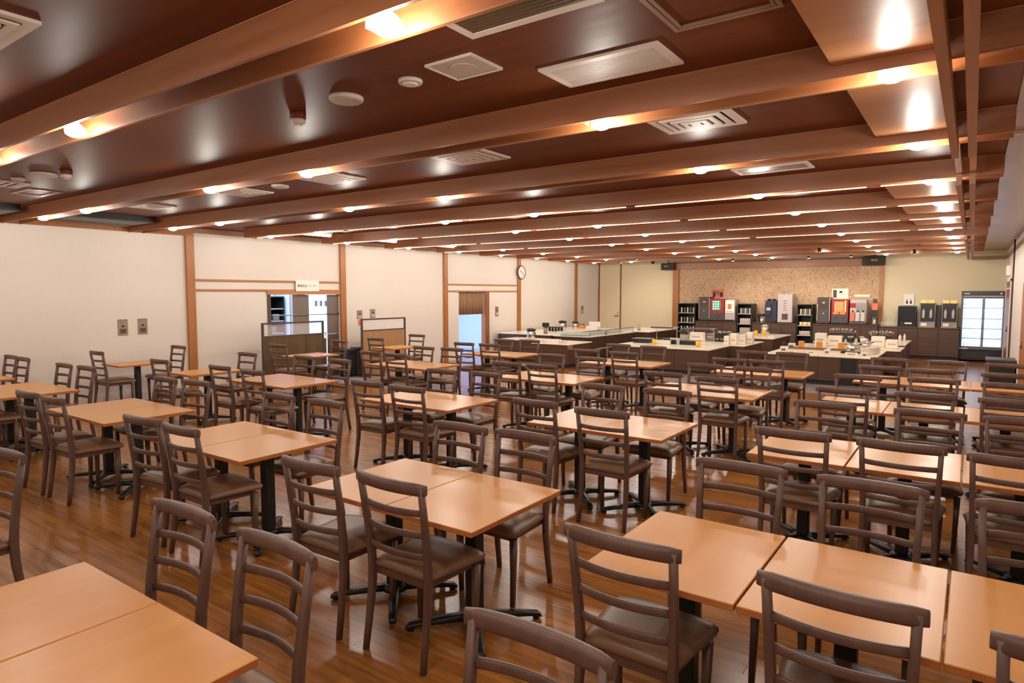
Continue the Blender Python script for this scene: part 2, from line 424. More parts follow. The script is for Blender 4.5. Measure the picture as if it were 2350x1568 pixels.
# right wall: white moulding, brown door, post
trim(MB().box(XR - 0.03, XR, 20.95, 21.05, 0, HC), M['white'])
trim(MB().box(XR - 0.03, XR, 17.35, 17.45, 0, HC), M['frame'])
trim(MB().box(XR - 0.04, XR, 17.75, 17.85, 0, 2.12), M['white'])
trim(MB().box(XR - 0.04, XR, 20.05, 20.15, 0, 2.12), M['white'])
trim(MB().box(XR - 0.04, XR, 17.75, 20.15, 2.07, 2.17), M['white'])
trim(MB().box(XR - 0.03, XR, 17.85, 20.05, 1.90, 1.93), M['white'])
d2 = struct(MB().box(XR - 0.02, XR - 0.001, 17.85, 20.05, 0.0, 2.07).build('door_2', M['door']))
MB().cyl((XR - 0.06, 17.95, 0.95), 0.012, 0.12, 8, 'Z').build('handle', M['steel'], d2)
d3 = struct(MB().box(XR - 0.02, XR - 0.001, 12.5, 13.75, 0.0, 1.98).build('door_3', M['post']))
MB().cyl((XR - 0.06, 12.6, 0.95), 0.012, 0.12, 8, 'Z').build('handle', M['steel'], d3)
# ---------------------------------------------------------------- back room seen through the hatch and the curtain doorway
kx = XL - WT
kr = MB(); kr.box(kx - 3.0, kx, 6.2, 16.4, -0.05, -0.0); struct(kr.build('floor_back_room', M['kitfloor']))
kr = MB(); kr.box(kx - 3.1, kx - 3.0, 6.2, 16.4, 0, 2.5); kr.box(kx - 3.0, kx, 6.1, 6.2, 0, 2.5); kr.box(kx - 3.0, kx, 16.4, 16.5, 0, 2.5)
struct(kr.build('wall_back_room', M['kitwall']))
struct(MB().box(kx - 3.1, kx, 6.1, 16.5, 2.5, 2.55).build('ceiling_back_room', M['kitwall']))
la = bpy.data.lights.new('back_room_light', 'AREA'); la.shape = 'RECTANGLE'; la.size = 1.2; la.size_y = 7; la.energy = KITCHEN_W; la.color = (0.66, 0.80, 1.0)
lo = bpy.data.objects.new('back_room_light', la); COL.objects.link(lo); lo.location = (kx - 1.5, 11, 2.45)

# ---------------------------------------------------------------- ceiling and beams
cl = struct(MB().box(XL - WT, XR + WT, YF, YB + WT, HC, HC + 0.1).build('ceiling', M['ceil']))
MB().box(0.17, XR, YF, YB, HC - 0.012, HC - 0.001).build('side_strip', M['strip'], cl)  # lighter brown has the bright wall's reflection put into its colour
BY = [1.76 + 1.705 * i for i in range(-2, 11)]          # lamp rows
LX = [-0.34, -1.82, -4.55, -6.03, -8.78, -10.08]
ZB = 2.79
names_row = {}
def beam_ends(i):       # i = index into the visible rows (0 = first row in view)
    return (-11.29 if i < 3 else -10.72), 0.17
for i, by in enumerate(BY):
    k = i - 2
    x0, x1 = beam_ends(k)
    b = MB(); b.box(x0, x1, by - 0.105, by - 0.085, ZB, HC - 0.001)
    if k >= 3: b.box(x0, x0 + 0.02, by - 0.085, by + 0.10, ZB, HC - 0.001)
    bo = b.build('beam', M['beam'], cl)
    MB().box(x0 + 0.021, x1, by + 0.10, by + 0.12, ZB, HC - 0.001).build('rear_board', M['beam_in'], bo)
    MB().box(x0 + 0.021, x1, by - 0.084, by + 0.099, HC - 0.05, HC - 0.03).build('channel_top', M['beam_in'], bo)
    MB().box(x0, x1, by - 0.109, by - 0.1051, HC - 0.007, HC - 0.001).build('pale_edge', M['panel'], bo)  # thin pale strip along the top edge of the front board
    if 3 <= k <= 6:      # LED strips tucked behind the front board, broken at the joints
        s = MB(); xa = x0 + 0.1
        while xa < -0.2:
            xb = min(xa + 2.35, -0.15); s.box(xa, xb, by + 0.088, by + 0.0995, ZB + 0.002, ZB + 0.010); xa = xb + 0.12
        s.build('led_strip', M['led'], bo)
# light ply panels and fins by the right side
for k in (-1, 0, 1, 3, 4, 5, 7, 8, 9):
    y0 = BY[k + 2] + 0.125; y1 = BY[k + 3] - 0.11
    if k == 7 or k == 8 or k == 9: xs = -1.15 if k == 7 else -0.95
    else: xs = -0.575 if k < 3 else -0.75
    MB().box(xs, -0.14, y0, y1, 2.845, 2.86).box(xs, xs + 0.012, y0, y1, 2.86, HC - 0.002).build('ply_panel', M['panel'], cl)
fx = [(-0.155, -0.115), (-0.063, -0.02)]
for (a, b) in fx:
    for (y0, y1, zb) in ((YF, 5.32, 2.70), (5.45, 6.6, 2.80), (6.62, 12.2, 2.70), (13.4, 21.3, 2.70)):
        MB().box(a, b, y0, y1, zb, 2.789 if zb < 2.75 else 2.94).build('fin', M['fin'], cl)
# ---------------------------------------------------------------- ceiling lamps
names = ['first', 'second', 'third', 'fourth', 'fifth', 'sixth', 'seventh', 'eighth', 'ninth', 'tenth', 'eleventh']
posn = ['rightmost', 'second from the right', 'third from the right', 'third from the left', 'second from the left', 'leftmost']
lamp0 = None
for i, by in enumerate(BY):
    k = i - 2
    for j, lx in enumerate(LX):
        lab = ('glowing round lamp, %s in the %s ceiling beam from the camera' % (posn[j], names[k])) if k >= 0 else None
        if k >= 0:
            if lamp0 is None:
                t = thing('ceiling_lamp', lab, 'lamp', (lx, by, 0), 0, 'round lamps recessed in the ceiling beams')
                MB().cyl((0, 0, 2.86), 0.03, 0.03, 14).box(-0.10, -0.094, -0.02, 0.02, 2.80, 2.86).cyl((0, 0, 2.83), 0.02, 0.03, 12).build('socket', M['white'], t)
                MB().lathe([(0.014, 2.845), (0.035, 2.83), (0.06, 2.80), (0.056, 2.775), (0.032, 2.761), (0.002, 2.757)], n=16).build('bulb', M['bulb'], t)
                lamp0 = t
            else: t = dup(lamp0, (lx, by, 0), 0, lab)
        ld = bpy.data.lights.new('lamp_light', 'POINT'); ld.energy = LAMP_W * ROW_GAIN.get(k, 1.0) * (2.2 if k < 0 and j < 2 else 1.0) * (0.6 if j == 5 else 1.0); ld.color = LAMP_COL  # unseen rows behind the camera: right lamps boosted for a bright source there
        ld.shadow_soft_size = 0.04
        l2 = bpy.data.objects.new('lamp_light', ld); COL.objects.link(l2); l2.location = (lx, by, 2.74)
        if k >= 0: l2.parent = t; l2.location = (0, 0, 2.74)
        if j == 5:      # the reflector lamps by the left wall throw a cone
            ls = bpy.data.lights.new('lamp_light', 'SPOT'); ls.energy = LAMP_W * ROW_GAIN.get(k, 1.0) * 0.62; ls.color = LAMP_COL; ls.spot_size = math.radians(132); ls.spot_blend = 0.3; ls.shadow_soft_size = 0.03
            l3 = bpy.data.objects.new('lamp_light', ls); COL.objects.link(l3); l3.location = (lx, by, 2.73)
            if k >= 0: l3.parent = t; l3.location = (0, 0, 2.73)
# small track spots aimed at the buffet and the back wall
for q, (x, y, ty) in enumerate(((-2.97, 16.6, 19.5), (-3.72, 19.3, 21.4), (-4.75, 19.15, 21.4), (-5.87, 19.6, 21.4), (-7.94, 17.3, 19.5), (-2.66, 19.15, 21.4), (-1.2, 18.6, 21.4), (-9.2, 18.9, 21.4))):
    t = thing('track_spot', 'small spotlight under the rear ceiling, %s' % ['above the right counter', 'left of the right speaker, over machines', 'over the grey dispenser', 'over the left red dispenser', 'above the long dark counter', 'over the right dispensers', 'over the small black fridge', 'over the back left door'][q], 'lamp', (x, y, 0))
    d = Vector((0, ty - y, -1.9 - (0.8 if q % 2 else 0))).normalized(); b_ = Vector((0, 0, 2.86))
    MB().cyl((0, 0, 2.89), 0.03, 0.059, 12).cyl((0, 0, 2.84), 0.008, 0.05, 8).build('mount', M['black'], t)
    rot = d.to_track_quat('-Z', 'Y').to_matrix().to_4x4()
    MB().lathe([(0.03, 0.06), (0.042, 0.0), (0.042, -0.05)], n=14, caps=True).xf(Matrix.Translation((0, 0, 2.82)) @ rot).build('head', M['black'], t)
    MB().cyl((0, 0, -0.056), 0.038, 0.005, 14).xf(Matrix.Translation((0, 0, 2.82)) @ rot).build('lens', M['bulb'], t)
    ld = bpy.data.lights.new('lamp_light', 'SPOT'); ld.energy = 75; ld.color = (1.0, 0.93, 0.82); ld.spot_size = math.radians(95); ld.spot_blend = 0.8; ld.shadow_soft_size = 0.04
    l2 = bpy.data.objects.new('lamp_light', ld); COL.objects.link(l2); l2.parent = t; l2.location = Vector((0, 0, 2.82)) + d * 0.07
    l2.rotation_euler = d.to_track_quat('-Z', 'Y').to_euler()
# fluorescent tubes between the beams near the left wall
for q, (y0, y1) in enumerate(((7.1, 8.05), (8.8, 9.75), (10.55, 11.6))):
    t = thing('tube_light', 'bright white tube light near left wall between beams, %s of three from the camera' % names[q], 'light', (-9.9, 0, 0), 0, 'tube lights beside the left wall')
    MB().box(-0.04, 0.04, y0, y1, 2.90, HC - 0.002).build('housing', M['white'], t)
    MB().cyl((0, y0 + 0.03, 2.875), 0.024, y1 - y0 - 0.06, 12, 'Y').build('tube', M['tube'], t)
    MB().box(-0.02, 0.02, y0, y0 + 0.03, 2.85, 2.90).box(-0.02, 0.02, y1 - 0.03, y1, 2.85, 2.90).build('end_cap', M['white'], t)
# ---------------------------------------------------------------- ceiling vents etc.
def frame_mb(mb, x0, x1, y0, y1, w, z0, z1):
    mb.box(x0, x1, y0, y0 + w, z0, z1).box(x0, x1, y1 - w, y1, z0, z1).box(x0, x0 + w, y0 + w, y1 - w, z0, z1).box(x1 - w, x1, y0 + w, y1 - w, z0, z1)
    return mb
def grille(label, x0, x1, y0, y1, nsl, slat, backm, w=0.045, tilt=0.006):
    t = thing('ceiling_vent', label, 'vent', ((x0 + x1) / 2, (y0 + y1) / 2, 0)); hx, hy = (x1 - x0) / 2, (y1 - y0) / 2
    frame_mb(MB(), -hx, hx, -hy, hy, w, HC - 0.014, HC - 0.001).build('frame', M['white'], t)
    MB().box(-hx + w, hx - w, -hy + w, hy - w, HC - 0.004, HC - 0.001).build('duct', backm, t)
    st = None
    for i in range(nsl):
        yy = -hy + w + (i + 0.5) * (2 * hy - 2 * w) / nsl
        if st is None:
            p = (2 * hy - 2 * w) / nsl
            st = MB().box(-hx + w, hx - w, -p * 0.3, p * 0.3, HC - 0.013, HC - 0.008).build('slat', slat, t, (0, yy, 0))
        else:
            c = st.copy(); COL.objects.link(c); c.location = (0, yy, 0)
    return t
grille('long white slatted grille in the second ceiling bay, nearest the front beam', -1.88, -1.22, 1.96, 2.34, 10, M['darkslat'], M['whitedk'])
grille('white return-air grille with fine slats beside the square ceiling plate', -1.87, -1.22, 2.86, 3.19, 14, M['white'], M['whitedk'], 0.04)
t = thing('ceiling_vent', 'flat narrow slot vent in the ceiling behind the third beam', 'vent', (-1.55, 6.31, 0))
frame_mb(MB(), -0.33, 0.33, -0.16, 0.16, 0.035, HC - 0.013, HC - 0.001).build('frame', M['white'], t)
MB().box(-0.295, 0.295, -0.125, 0.125, HC - 0.006, HC - 0.001).build('plate', M['strip'], t)
def diffuser(label, cx, cy, h=0.27):
    t = thing('air_diffuser', label, 'vent', (cx, cy, 0))
    frame_mb(MB(), -h, h, -h * 0.8, h * 0.8, 0.05, HC - 0.016, HC - 0.001).build('frame', M['white'], t)
    MB().box(-h + 0.05, h - 0.05, -h * 0.8 + 0.05, h * 0.8 - 0.05, HC - 0.003, HC - 0.001).build('duct', M['whitedk'], t)
    for i, s in enumerate((0.74, 0.52, 0.31)):
        frame_mb(MB(), -h * s, h * s, -h * 0.8 * s, h * 0.8 * s, 0.035, HC - 0.022 - 0.004 * i, HC - 0.012).build('cone', M['white'], t)
    MB().box(-h * 0.12, h * 0.12, -h * 0.1, h * 0.1, HC - 0.03, HC - 0.02).build('centre_plate', M['white'], t)
    return t
diffuser('white square air diffuser in the third ceiling bay, nearest right', -1.55, 4.30)
diffuser('white square air diffuser in the third ceiling bay, second from right', -3.50, 4.31)
diffuser('white square air diffuser in the corner of the ceiling at top left', -3.54, 0.94)
diffuser('white square air diffuser in the third ceiling bay, third from right', -5.28, 4.31)
diffuser('white square air diffuser in the third ceiling bay, second from the left wall', -6.82, 4.31)
diffuser('white square air diffuser in the third ceiling bay, nearest the left wall', -8.92, 4.29)
t = thing('ceiling_speaker', 'square white flat ceiling plate with grey round mesh centre', 'speaker', (-2.155, 2.61, 0))
frame_mb(MB(), -0.15, 0.15, -0.13, 0.13, 0.012, HC - 0.014, HC - 0.001).build('frame', M['white'], t)
MB().box(-0.138, 0.138, -0.118, 0.118, HC - 0.01, HC - 0.001).cyl((0, 0, HC - 0.013), 0.07, 0.004, 24).build('grille', M['grille'], t)
t = thing('ceiling_speaker', 'small round white ceiling disc between square plate and larger disc', 'speaker', (-2.53, 2.61, 0))
MB().lathe([(0.062, 0), (0.066, 0.008), (0.066, 0.019)], (0, 0, HC - 0.02), 24).build('rim', M['white'], t)
MB().lathe([(0.03, 0), (0.045, 0.006)], (0, 0, HC - 0.028), 24).build('core', M['ceramic'], t)
def disc(label, x, y, r):
    t = thing('ceiling_speaker', label, 'speaker', (x, y, 0))
    MB().lathe([(r * 0.92, 0), (r, 0.008), (r, 0.024)], (0, 0, HC - 0.025), 28).build('rim', M['white'], t)
    MB().cyl((0, 0, HC - 0.029), r * 0.86, 0.004, 28).build('mesh_cover', M['grille'], t)
disc('large round white ceiling disc beside the smoke detector', -3.05, 2.61, 0.10)
disc('round ceiling disc near the left edge beside a smoke detector', -7.35, 2.55, 0.11)
disc('small round ceiling disc in the third bay beyond second beam', -6.08, 4.28, 0.09)
disc('tiny round ceiling disc by the access frame at far left', -7.85, 2.5, 0.06)
def smoke(label, x, y):
    t = thing('smoke_detector', label, 'detector', (x, y, 0))
    MB().cyl((0, 0, HC - 0.045), 0.05, 0.044, 20).build('base', M['ceil'], t)
    MB().lathe([(0.026, -0.085), (0.03, -0.07), (0.044, -0.068), (0.046, -0.045)], (0, 0, HC), 20).build('sensor', M['white'], t)
smoke('white smoke detector hanging below the ceiling, left of the large disc', -3.56, 2.65)
smoke('white smoke detector on the ceiling far left beside a round disc', -6.97, 2.60)
def hatch(label, x0, x1, y0, y1):
    t = thing('access_hatch', label, 'hatch', ((x0 + x1) / 2, (y0 + y1) / 2, 0)); hx, hy = (x1 - x0) / 2, (y1 - y0) / 2
    frame_mb(MB(), -hx, hx, -hy, hy, 0.02, HC - 0.012, HC - 0.001).build('outer_frame', M['strip'], t)
    frame_mb(MB(), -hx + 0.026, hx - 0.026, -hy + 0.026, hy - 0.026, 0.012, HC - 0.01, HC - 0.001).build('inner_frame', M['strip'], t)
hatch('square access hatch outlined in pale trim at the top of ceiling', -1.11, -0.66, 2.38, 2.80)
hatch('access hatch outlined in pale trim on the ceiling at far left', -9.05, -8.5, 2.80, 3.12)
grille('small framed vent on the ceiling at the far left edge', -8.55, -8.12, 2.42, 2.70, 3, M['strip'], M['ceil'], 0.03)
for q, (y0, y1) in enumerate(((2.05, 3.26), (3.75, 4.98), (0.4, 1.6))):
    t = thing('air_curtain', ['black air curtain unit by left wall between first and second beams', 'black air curtain unit by left wall between second and third beams', 'black air curtain unit by left wall before the first beam'][q], 'air curtain', (-10.62, (y0 + y1) / 2, 0))
    hy = (y1 - y0) / 2
    MB().box(-0.42, 0.42, -hy, hy, 2.87, HC - 0.001).build('body', M['ironblk'], t)  # shade of the open recess put into a near-black body
    MB().box(-0.40, -0.30, -hy + 0.05, hy - 0.05, 2.855, 2.87).box(-0.2, 0.35, -hy + 0.05, hy - 0.05, 2.862, 2.87).build('outlet', M['dkgrey'], t)
t = thing('ceiling_strip_light', 'thin white strip light on the side ceiling at the right edge', 'light', (0.42, 5.85, 0))
MB().box(-0.22, 0.22, -0.02, 0.02, HC - 0.035, HC - 0.012).build('housing', M['white'], t)

# ---------------------------------------------------------------- tables
def make_table(label):
    t = thing('dining_table', label, 'table')
    b = MB(); b.bbox(-0.302, 0.302, -0.3985, 0.3985, 0.672, 0.70, 0.003, 1)
    top = b.build('tabletop', [M['table'], M['tedge']], t)
    for f in top.data.polygons:
        if abs(f.normal.z) < 0.5: f.material_index = 1
    MB().bbox(-0.15, 0.15, -0.15, 0.15, 0.66, 0.672, 0.003, 1).build('mount_plate', M['iron'], t)
    MB().bbox(-0.038, 0.038, -0.038, 0.038, 0.05, 0.66, 0.006, 1).build('column', M['ironblk'], t)
    MB().lathe([(0.075, 0.035), (0.07, 0.06), (0.05, 0.075)], n=16).build('hub', M['iron'], t)
    for i, (sx, sy) in enumerate(((1, 1), (-1, 1), (-1, -1), (1, -1))):
        L = 0.37; dx, dy = sx * 0.255 / 0.372, sy * 0.27 / 0.372
        path = [(dx * r, dy * r, z) for r, z in ((0.02, 0.05), (0.12, 0.048), (0.28, 0.036), (0.352, 0.028), (0.372, 0.014))]
        a = MB().sweep(path, [(0.06, 0.045), (0.055, 0.04), (0.05, 0.028), (0.048, 0.024), (0.04, 0.012)], side=(-dy, dx, 0), n=8, p=4)
        a.cyl((dx * 0.345, dy * 0.345, 0.0005), 0.018, 0.02, 8)
        a.build('base_arm', M['iron'], t)
    return t
# ---------------------------------------------------------------- chairs (facing +y, rear feet on y = 0)
def bow(x, half, depth): return -depth * (1 - (x / half) ** 2)
def make_chair(label):
    t = thing('dining_chair', label, 'chair')
    # rear legs run up as back posts
    for s in (-1, 1):
        pts = [(s * 0.197, 0.0, 0.0), (s * 0.193, 0.022, 0.15), (s * 0.190, 0.043, 0.32), (s * 0.190, 0.048, 0.43), (s * 0.193, 0.040, 0.55), (s * 0.199, 0.018, 0.72), (s * 0.205, -0.012, 0.905)]
        sz = [(0.026, 0.03), (0.029, 0.034), (0.032, 0.042), (0.032, 0.044), (0.031, 0.040), (0.030, 0.034), (0.029, 0.028)]
        MB().sweep(pts, sz, side=(1, 0, 0), n=8, p=5).build('rear_leg', M['chair'], t)
    for s in (-1, 1):
        pts = [(s * 0.190, 0.395, 0.0), (s * 0.196, 0.397, 0.2), (s * 0.200, 0.400, 0.40)]
        MB().sweep(pts, [(0.027, 0.027), (0.033, 0.033), (0.040, 0.040)], side=(1, 0, 0), n=8, p=5).build('front_leg', M['chair'], t)
    fr = MB()
    fr.prism([(-0.175, 0.055), (0.175, 0.055), (0.19, 0.40), (-0.19, 0.40)], 0.385, 0.435)
    fr.build('seat_frame', M['chair'], t)
    # padded seat: domed trapezoid with rounded corners
    s_ = MB(); NX, NY = 14, 12; grid = {}
    def outline(u, v):
        w = 0.195 + 0.045 * v
        e = 0.06
        x = u * w; y = 0.045 + v * 0.41
        # round the corners
        cx, cy = max(0, abs(u) - 0.82) / 0.18, max(0, abs(v - 0.5) * 2 - 0.84) / 0.16
        if cx > 0 and cy > 0:
            d = math.hypot(cx, cy); m = max(cx, cy); k = m / d
            x = math.copysign(0.82 * w + cx * k * 0.18 * w, u)
            yy = 0.42 + cy * k * 0.08
            y = 0.045 + (0.5 + math.copysign(yy, v - 0.5)) * 0.41
        y += 0.012 * (1 - u * u) * max(0, v - 0.6) / 0.4
        return x, y
    def hgt(u, v):
        a = 1 - abs(u) ** 5; b = 1 - abs(2 * v - 1) ** 5
        return 0.442 + 0.036 * (max(a, 0) * max(b, 0)) ** 0.5 + 0.006 * (1 - u * u)
    for j in range(NY + 1):
        for i in range(NX + 1):
            u, v = -1 + 2 * i / NX, j / NY; x, y = outline(u, v); grid[i, j] = s_.bm.verts.new((x, y, hgt(u, v)))
    for j in range(NY):
        for i in range(NX):
            f = s_._f([grid[i, j], grid[i + 1, j], grid[i + 1, j + 1], grid[i, j + 1]]); f.smooth = True
    border = [(i, 0) for i in range(NX)] + [(NX, j) for j in range(NY)] + [(i, NY) for i in range(NX, 0, -1)] + [(0, j) for j in range(NY, 0, -1)]
    low = [s_.bm.verts.new((grid[p].co.x * 0.97, 0.25 + (grid[p].co.y - 0.25) * 0.97, 0.422)) for p in border]
    B = len(border)
    for q in range(B):
        f = s_._f([grid[border[q]], grid[border[(q + 1) % B]], low[(q + 1) % B], low[q]])
        if f: f.smooth = True
    s_._f(low)
    s_.build('seat', M['seat'], t)
    # top rail, rounded, bowed backwards
    N = 10; pts = []; sz = []
    for i in range(N + 1):
        x = -0.232 + 0.464 * i / N
        q = 1 - (x / 0.232) ** 2; e = 1.0 if 0 < i < N else 0.82
        pts.append((x, -0.004 - 0.028 * q, 0.893)); sz.append(((0.026 + 0.022 * q) * e, 0.060 * e))
    MB().sweep(pts, sz, side=(0, 1, 0), n=12, p=2.8).build('top_rail', M['chair'], t)
    for z, yo in ((0.775, 0.006), (0.665, 0.024), (0.555, 0.038)):
        pts = []; hw = 0.196
        for i in range(9):
            x = -hw + 2 * hw * i / 8; pts.append((x, yo + bow(x, hw, 0.036), z))
        MB().sweep(pts, (0.016, 0.032), side=(0, 1, 0), n=8, p=4).build('slat', M['chair'], t)
    return t

rowN = {1: 'first row', 2: 'second row', 3: 'third row', 4: 'fourth row', 5: 'fifth row'}
# blocks: (row, description, [unit x centres], y0, near chairs [(x,y,rot)], far chairs [(x,y,rot)])
BL = [
 (1, 'pair of tables at the bottom left corner', [-2.625, -2.015], 0.29, [], [(-2.61, 1.33, 0.02), (-1.99, 1.335, -0.02)]),
 (2, 'long table run at right', [-0.945, -0.332, 0.28], 2.255, [(-1.01, 2.11, 0.0), (-0.29, 2.10, 0.0), (0.31, 2.07, 0)], [(-0.945, 3.37, 0), (-0.35, 3.385, 0), (0.28, 3.38, 0)]),
 (2, 'central pair of tables', [-2.745, -2.135], 2.255, [(-2.81, 2.12, 0.02), (-2.235, 2.145, 0)], [(-2.78, 3.30, 0), (-2.27, 3.33, 0)]),
 (2, 'pair second left of centre', [-4.765, -4.155], 2.355, [(-4.80, 2.195, 0.08), (-4.26, 2.19, 0)], [(-4.90, 3.375, 0), (-4.285, 3.39, 0)]),
 (2, 'pair third left of centre', [-6.83, -6.22], 2.39, [(-6.88, 2.175, 0.03), (-6.36, 2.19, 0.02)], [(-6.83, 3.36, 0.0), (-6.32, 3.415, 0.1)]),
 (2, 'pair cut by left photo edge', [-9.14, -8.53], 2.30, [(-9.2, 2.15, 0), (-8.66, 2.15, 0)], [(-9.20, 3.295, 0), (-8.65, 3.325, 0)]),
 (2, 'farthest left pair by the wall', [-10.96, -10.35], 2.25, [], [(-11.03, 3.30, 0.0), (-10.54, 3.29, 0)]),
 (3, 'long table run at right', [-0.925, -0.312, 0.30], 4.53, [(-0.91, 4.415, 0), (-0.31, 4.43, 0), (0.245, 4.37, 0)], [(-0.94, 5.68, 0), (-0.225, 5.725, 0), (0.33, 5.73, 0)]),
 (3, 'pair left of the long run', [-2.765, -2.155], 4.53, [(-2.92, 4.44, -0.08), (-2.26, 4.36, 0)], [(-2.865, 5.53, 0), (-2.24, 5.59, 0)]),
 (3, 'pair second left of long run', [-4.87, -4.26], 4.53, [(-4.93, 4.42, 0), (-4.345, 4.395, 0)], [(-4.96, 5.575, 0), (-4.385, 5.66, -0.06)]),
 (3, 'pair with blue window reflection', [-7.39, -6.78], 4.545, [(-7.44, 4.325, 0), (-6.71, 4.295, 0)], [(-7.59, 5.655, 0), (-6.84, 5.65, 0)]),
 (3, 'single table left of the wall post', [-8.76], 4.50, [(-8.80, 4.27, 0)], [(-8.69, 5.48, 0)]),
 (3, 'single table against the left wall', [-10.73], 4.46, [(-10.80, 4.32, 0.0)], [(-10.80, 5.55, 0)]),
 (4, 'long table run at right', [-0.935, -0.325, 0.29], 6.77, [(-0.95, 6.685, 0), (-0.30, 6.75, 0), (0.31, 6.77, 0)], [(-0.975, 7.81, 0), (-0.29, 7.95, 0), (0.34, 7.91, 0)]),
 (4, 'pair left of the long run', [-2.72, -2.11], 6.82, [(-2.80, 6.865, 0), (-2.15, 6.755, 0)], [(-2.68, 7.93, 0), (-2.10, 7.895, 0)]),
 (4, 'pair second left of long run', [-4.81, -4.20], 6.78, [(-4.86, 6.715, 0), (-4.325, 6.73, 0)], [(-4.93, 7.93, 0), (-4.24, 7.85, 0)]),
 (4, 'pair third left of long run', [-7.33, -6.72], 6.84, [(-7.44, 6.755, 0), (-6.86, 6.71, 0)], [(-7.345, 7.815, 0), (-6.79, 7.88, 0)]),
 (4, 'single table beside the kitchen hatch', [-9.57], 6.87, [(-9.74, 6.73, 0.1)], [(-9.66, 7.98, 0)]),
 (5, 'long table run at right', [-0.885, -0.275, 0.335], 9.07, [(-0.88, 8.99, 0), (-0.355, 8.935, 0), (0.35, 8.95, 0)], [(-0.88, 10.12, 0), (-0.23, 10.15, 0), (0.40, 10.15, 0)]),
 (5, 'pair left of the long run', [-2.67, -2.06], 9.0, [(-2.66, 8.86, 0), (-2.175, 8.885, 0)], [(-2.72, 10.165, 0), (-2.145, 10.20, 0)]),
 (5, 'pair second left of long run', [-4.77, -4.16], 9.0, [(-4.91, 8.95, 0), (-4.225, 8.86, 0)], [(-4.98, 10.19, 0), (-4.31, 10.13, 0)]),
 (5, 'pair third left of long run', [-7.29, -6.68], 9.07, [(-7.39, 8.92, 0), (-6.84, 8.955, 0)], [(-7.30, 10.0, 0), (-6.79, 10.12, 0)]),
 (5, 'single table by wall partition', [-9.56], 9.0, [(-9.57, 8.82, 0)], [(-9.62, 10.03, 0)]),
]
tab0 = ch0 = None
def put_table(x, y, lab):
    global tab0
    if tab0 is None:
        tab0 = make_table(lab); tab0.location = (x, y, 0); tab0['group'] = 'pale wood dining tables'
    else: dup(tab0, (x, y, 0), 0, lab)
def put_chair(x, y, rz, lab):
    global ch0
    if ch0 is None:
        ch0 = make_chair(lab); ch0['group'] = 'dark brown ladder-back dining chairs'; ch0.location = (x, y, 0); ch0.rotation_euler = (0, 0, rz)
    else: dup(ch0, (x, y, 0), rz, lab)
for (r, desc, xs, y0, near, far) in BL:
    nm = {1: [''], 2: ['left ', 'right '], 3: ['left ', 'middle ', 'right ']}[len(xs)]
    for i, x in enumerate(xs):
        put_table(x, y0 + 0.40, ('%spale wood table of the %s, %s' % (nm[i], desc, rowN[r])) if len(xs) > 1 else ('pale wood %s, %s' % (desc, rowN[r])))
    for side, lst in (('near', near), ('far', far)):
        mm = {0: [], 1: ['only'], 2: ['left', 'right'], 3: ['left', 'middle', 'right']}[len(lst)]
        for i, (x, y, a) in enumerate(lst):
            put_chair(x, y, a if side == 'near' else PI + a, ('%s chair on %s side of the %s, %s' % (mm[i], side, desc, rowN[r])) if r > 1 else '%s chair behind the %s' % (mm[i], desc))
put_chair(-4.40, 1.245, PI + 0.15, 'dark brown chair cut by the left edge, nearest the camera there')
put_chair(-0.895, 1.355, PI, 'purplish brown chair back at bottom centre, cut by the lower edge')

# ---------------------------------------------------------------- things on the left wall
def lw(name, label, cat, y, z, group=None): return thing(name, label, cat, (XL, y, z), 0, group)
for i, (y, z, hh, lab) in enumerate(((4.92, 1.24, 0.13, 'steel wall control plate, left of the two at far left'), (5.23, 1.245, 0.13, 'steel wall control plate, right of the two at far left'),
        (9.94, 1.31, 0.10, 'steel wall plate left of the second partition, above a red label'), (10.33, 1.33, 0.10, 'steel wall plate above the second partition'),
        (15.13, 1.27, 0.14, 'narrow steel wall plate right of the curtain doorway'), (20.21, 1.22, 0.14, 'narrow steel wall plate near the back left corner'))):
    t = lw('switch_plate', lab, 'switch', y, z, 'steel plates on the left wall')
    hw = 0.075 if i < 2 else 0.075
    MB().bbox(0, 0.012, -hw, hw, -hh, hh, 0.003, 1).build('plate', M['plate'], t)
    MB().cyl((0.012, 0, 0.02), 0.016, 0.014, 12, 'X').build('knob', M['inkblk'], t)
    MB().box(0.012, 0.016, -0.045, 0.045, -hh * 0.75, -hh * 0.2).build('label_field', M['dkgrey'] if i < 2 else M['grille'], t)
t = lw('label_card', 'small red and white notice below the left plate beside partition', 'notice', 9.94, 1.13)
MB().box(0, 0.004, -0.07, 0.07, -0.08, 0.08).build('card', M['cream'], t); MB().box(0.004, 0.006, -0.055, 0.055, -0.065, 0.065).build('print', M['redlt'], t)
t = thing('wall_clock', 'round white wall clock hung on the fourth post', 'clock', (XL + 0.05, 16.30, 2.43))
MB().lathe([(0.20, 0), (0.215, 0.02), (0.205, 0.04), (0.19, 0.04), (0.19, 0.025)], n=32, axis='X').build('case', M['frame'], t)
MB().cyl((0.024, 0, 0), 0.19, 0.004, 32, 'X').build('dial', M['ceramic'], t)
h_ = MB()
for k in range(12):
    a = k * PI / 6; yy, zz = math.sin(a) * 0.16, math.cos(a) * 0.16; h_.box(0.028, 0.031, yy - 0.007, yy + 0.007, zz - 0.011, zz + 0.011)
h_.build('hour_marks', M['inkblk'], t)
MB().sweep([(0.034, 0, 0), (0.034, -0.09, 0.06)], (0.004, 0.014), side=(1, 0, 0), p=4).build('hour_hand', M['inkblk'], t)
MB().sweep([(0.038, 0, 0), (0.038, 0.11, -0.09)], (0.004, 0.010), side=(1, 0, 0), p=4).build('minute_hand', M['inkblk'], t)
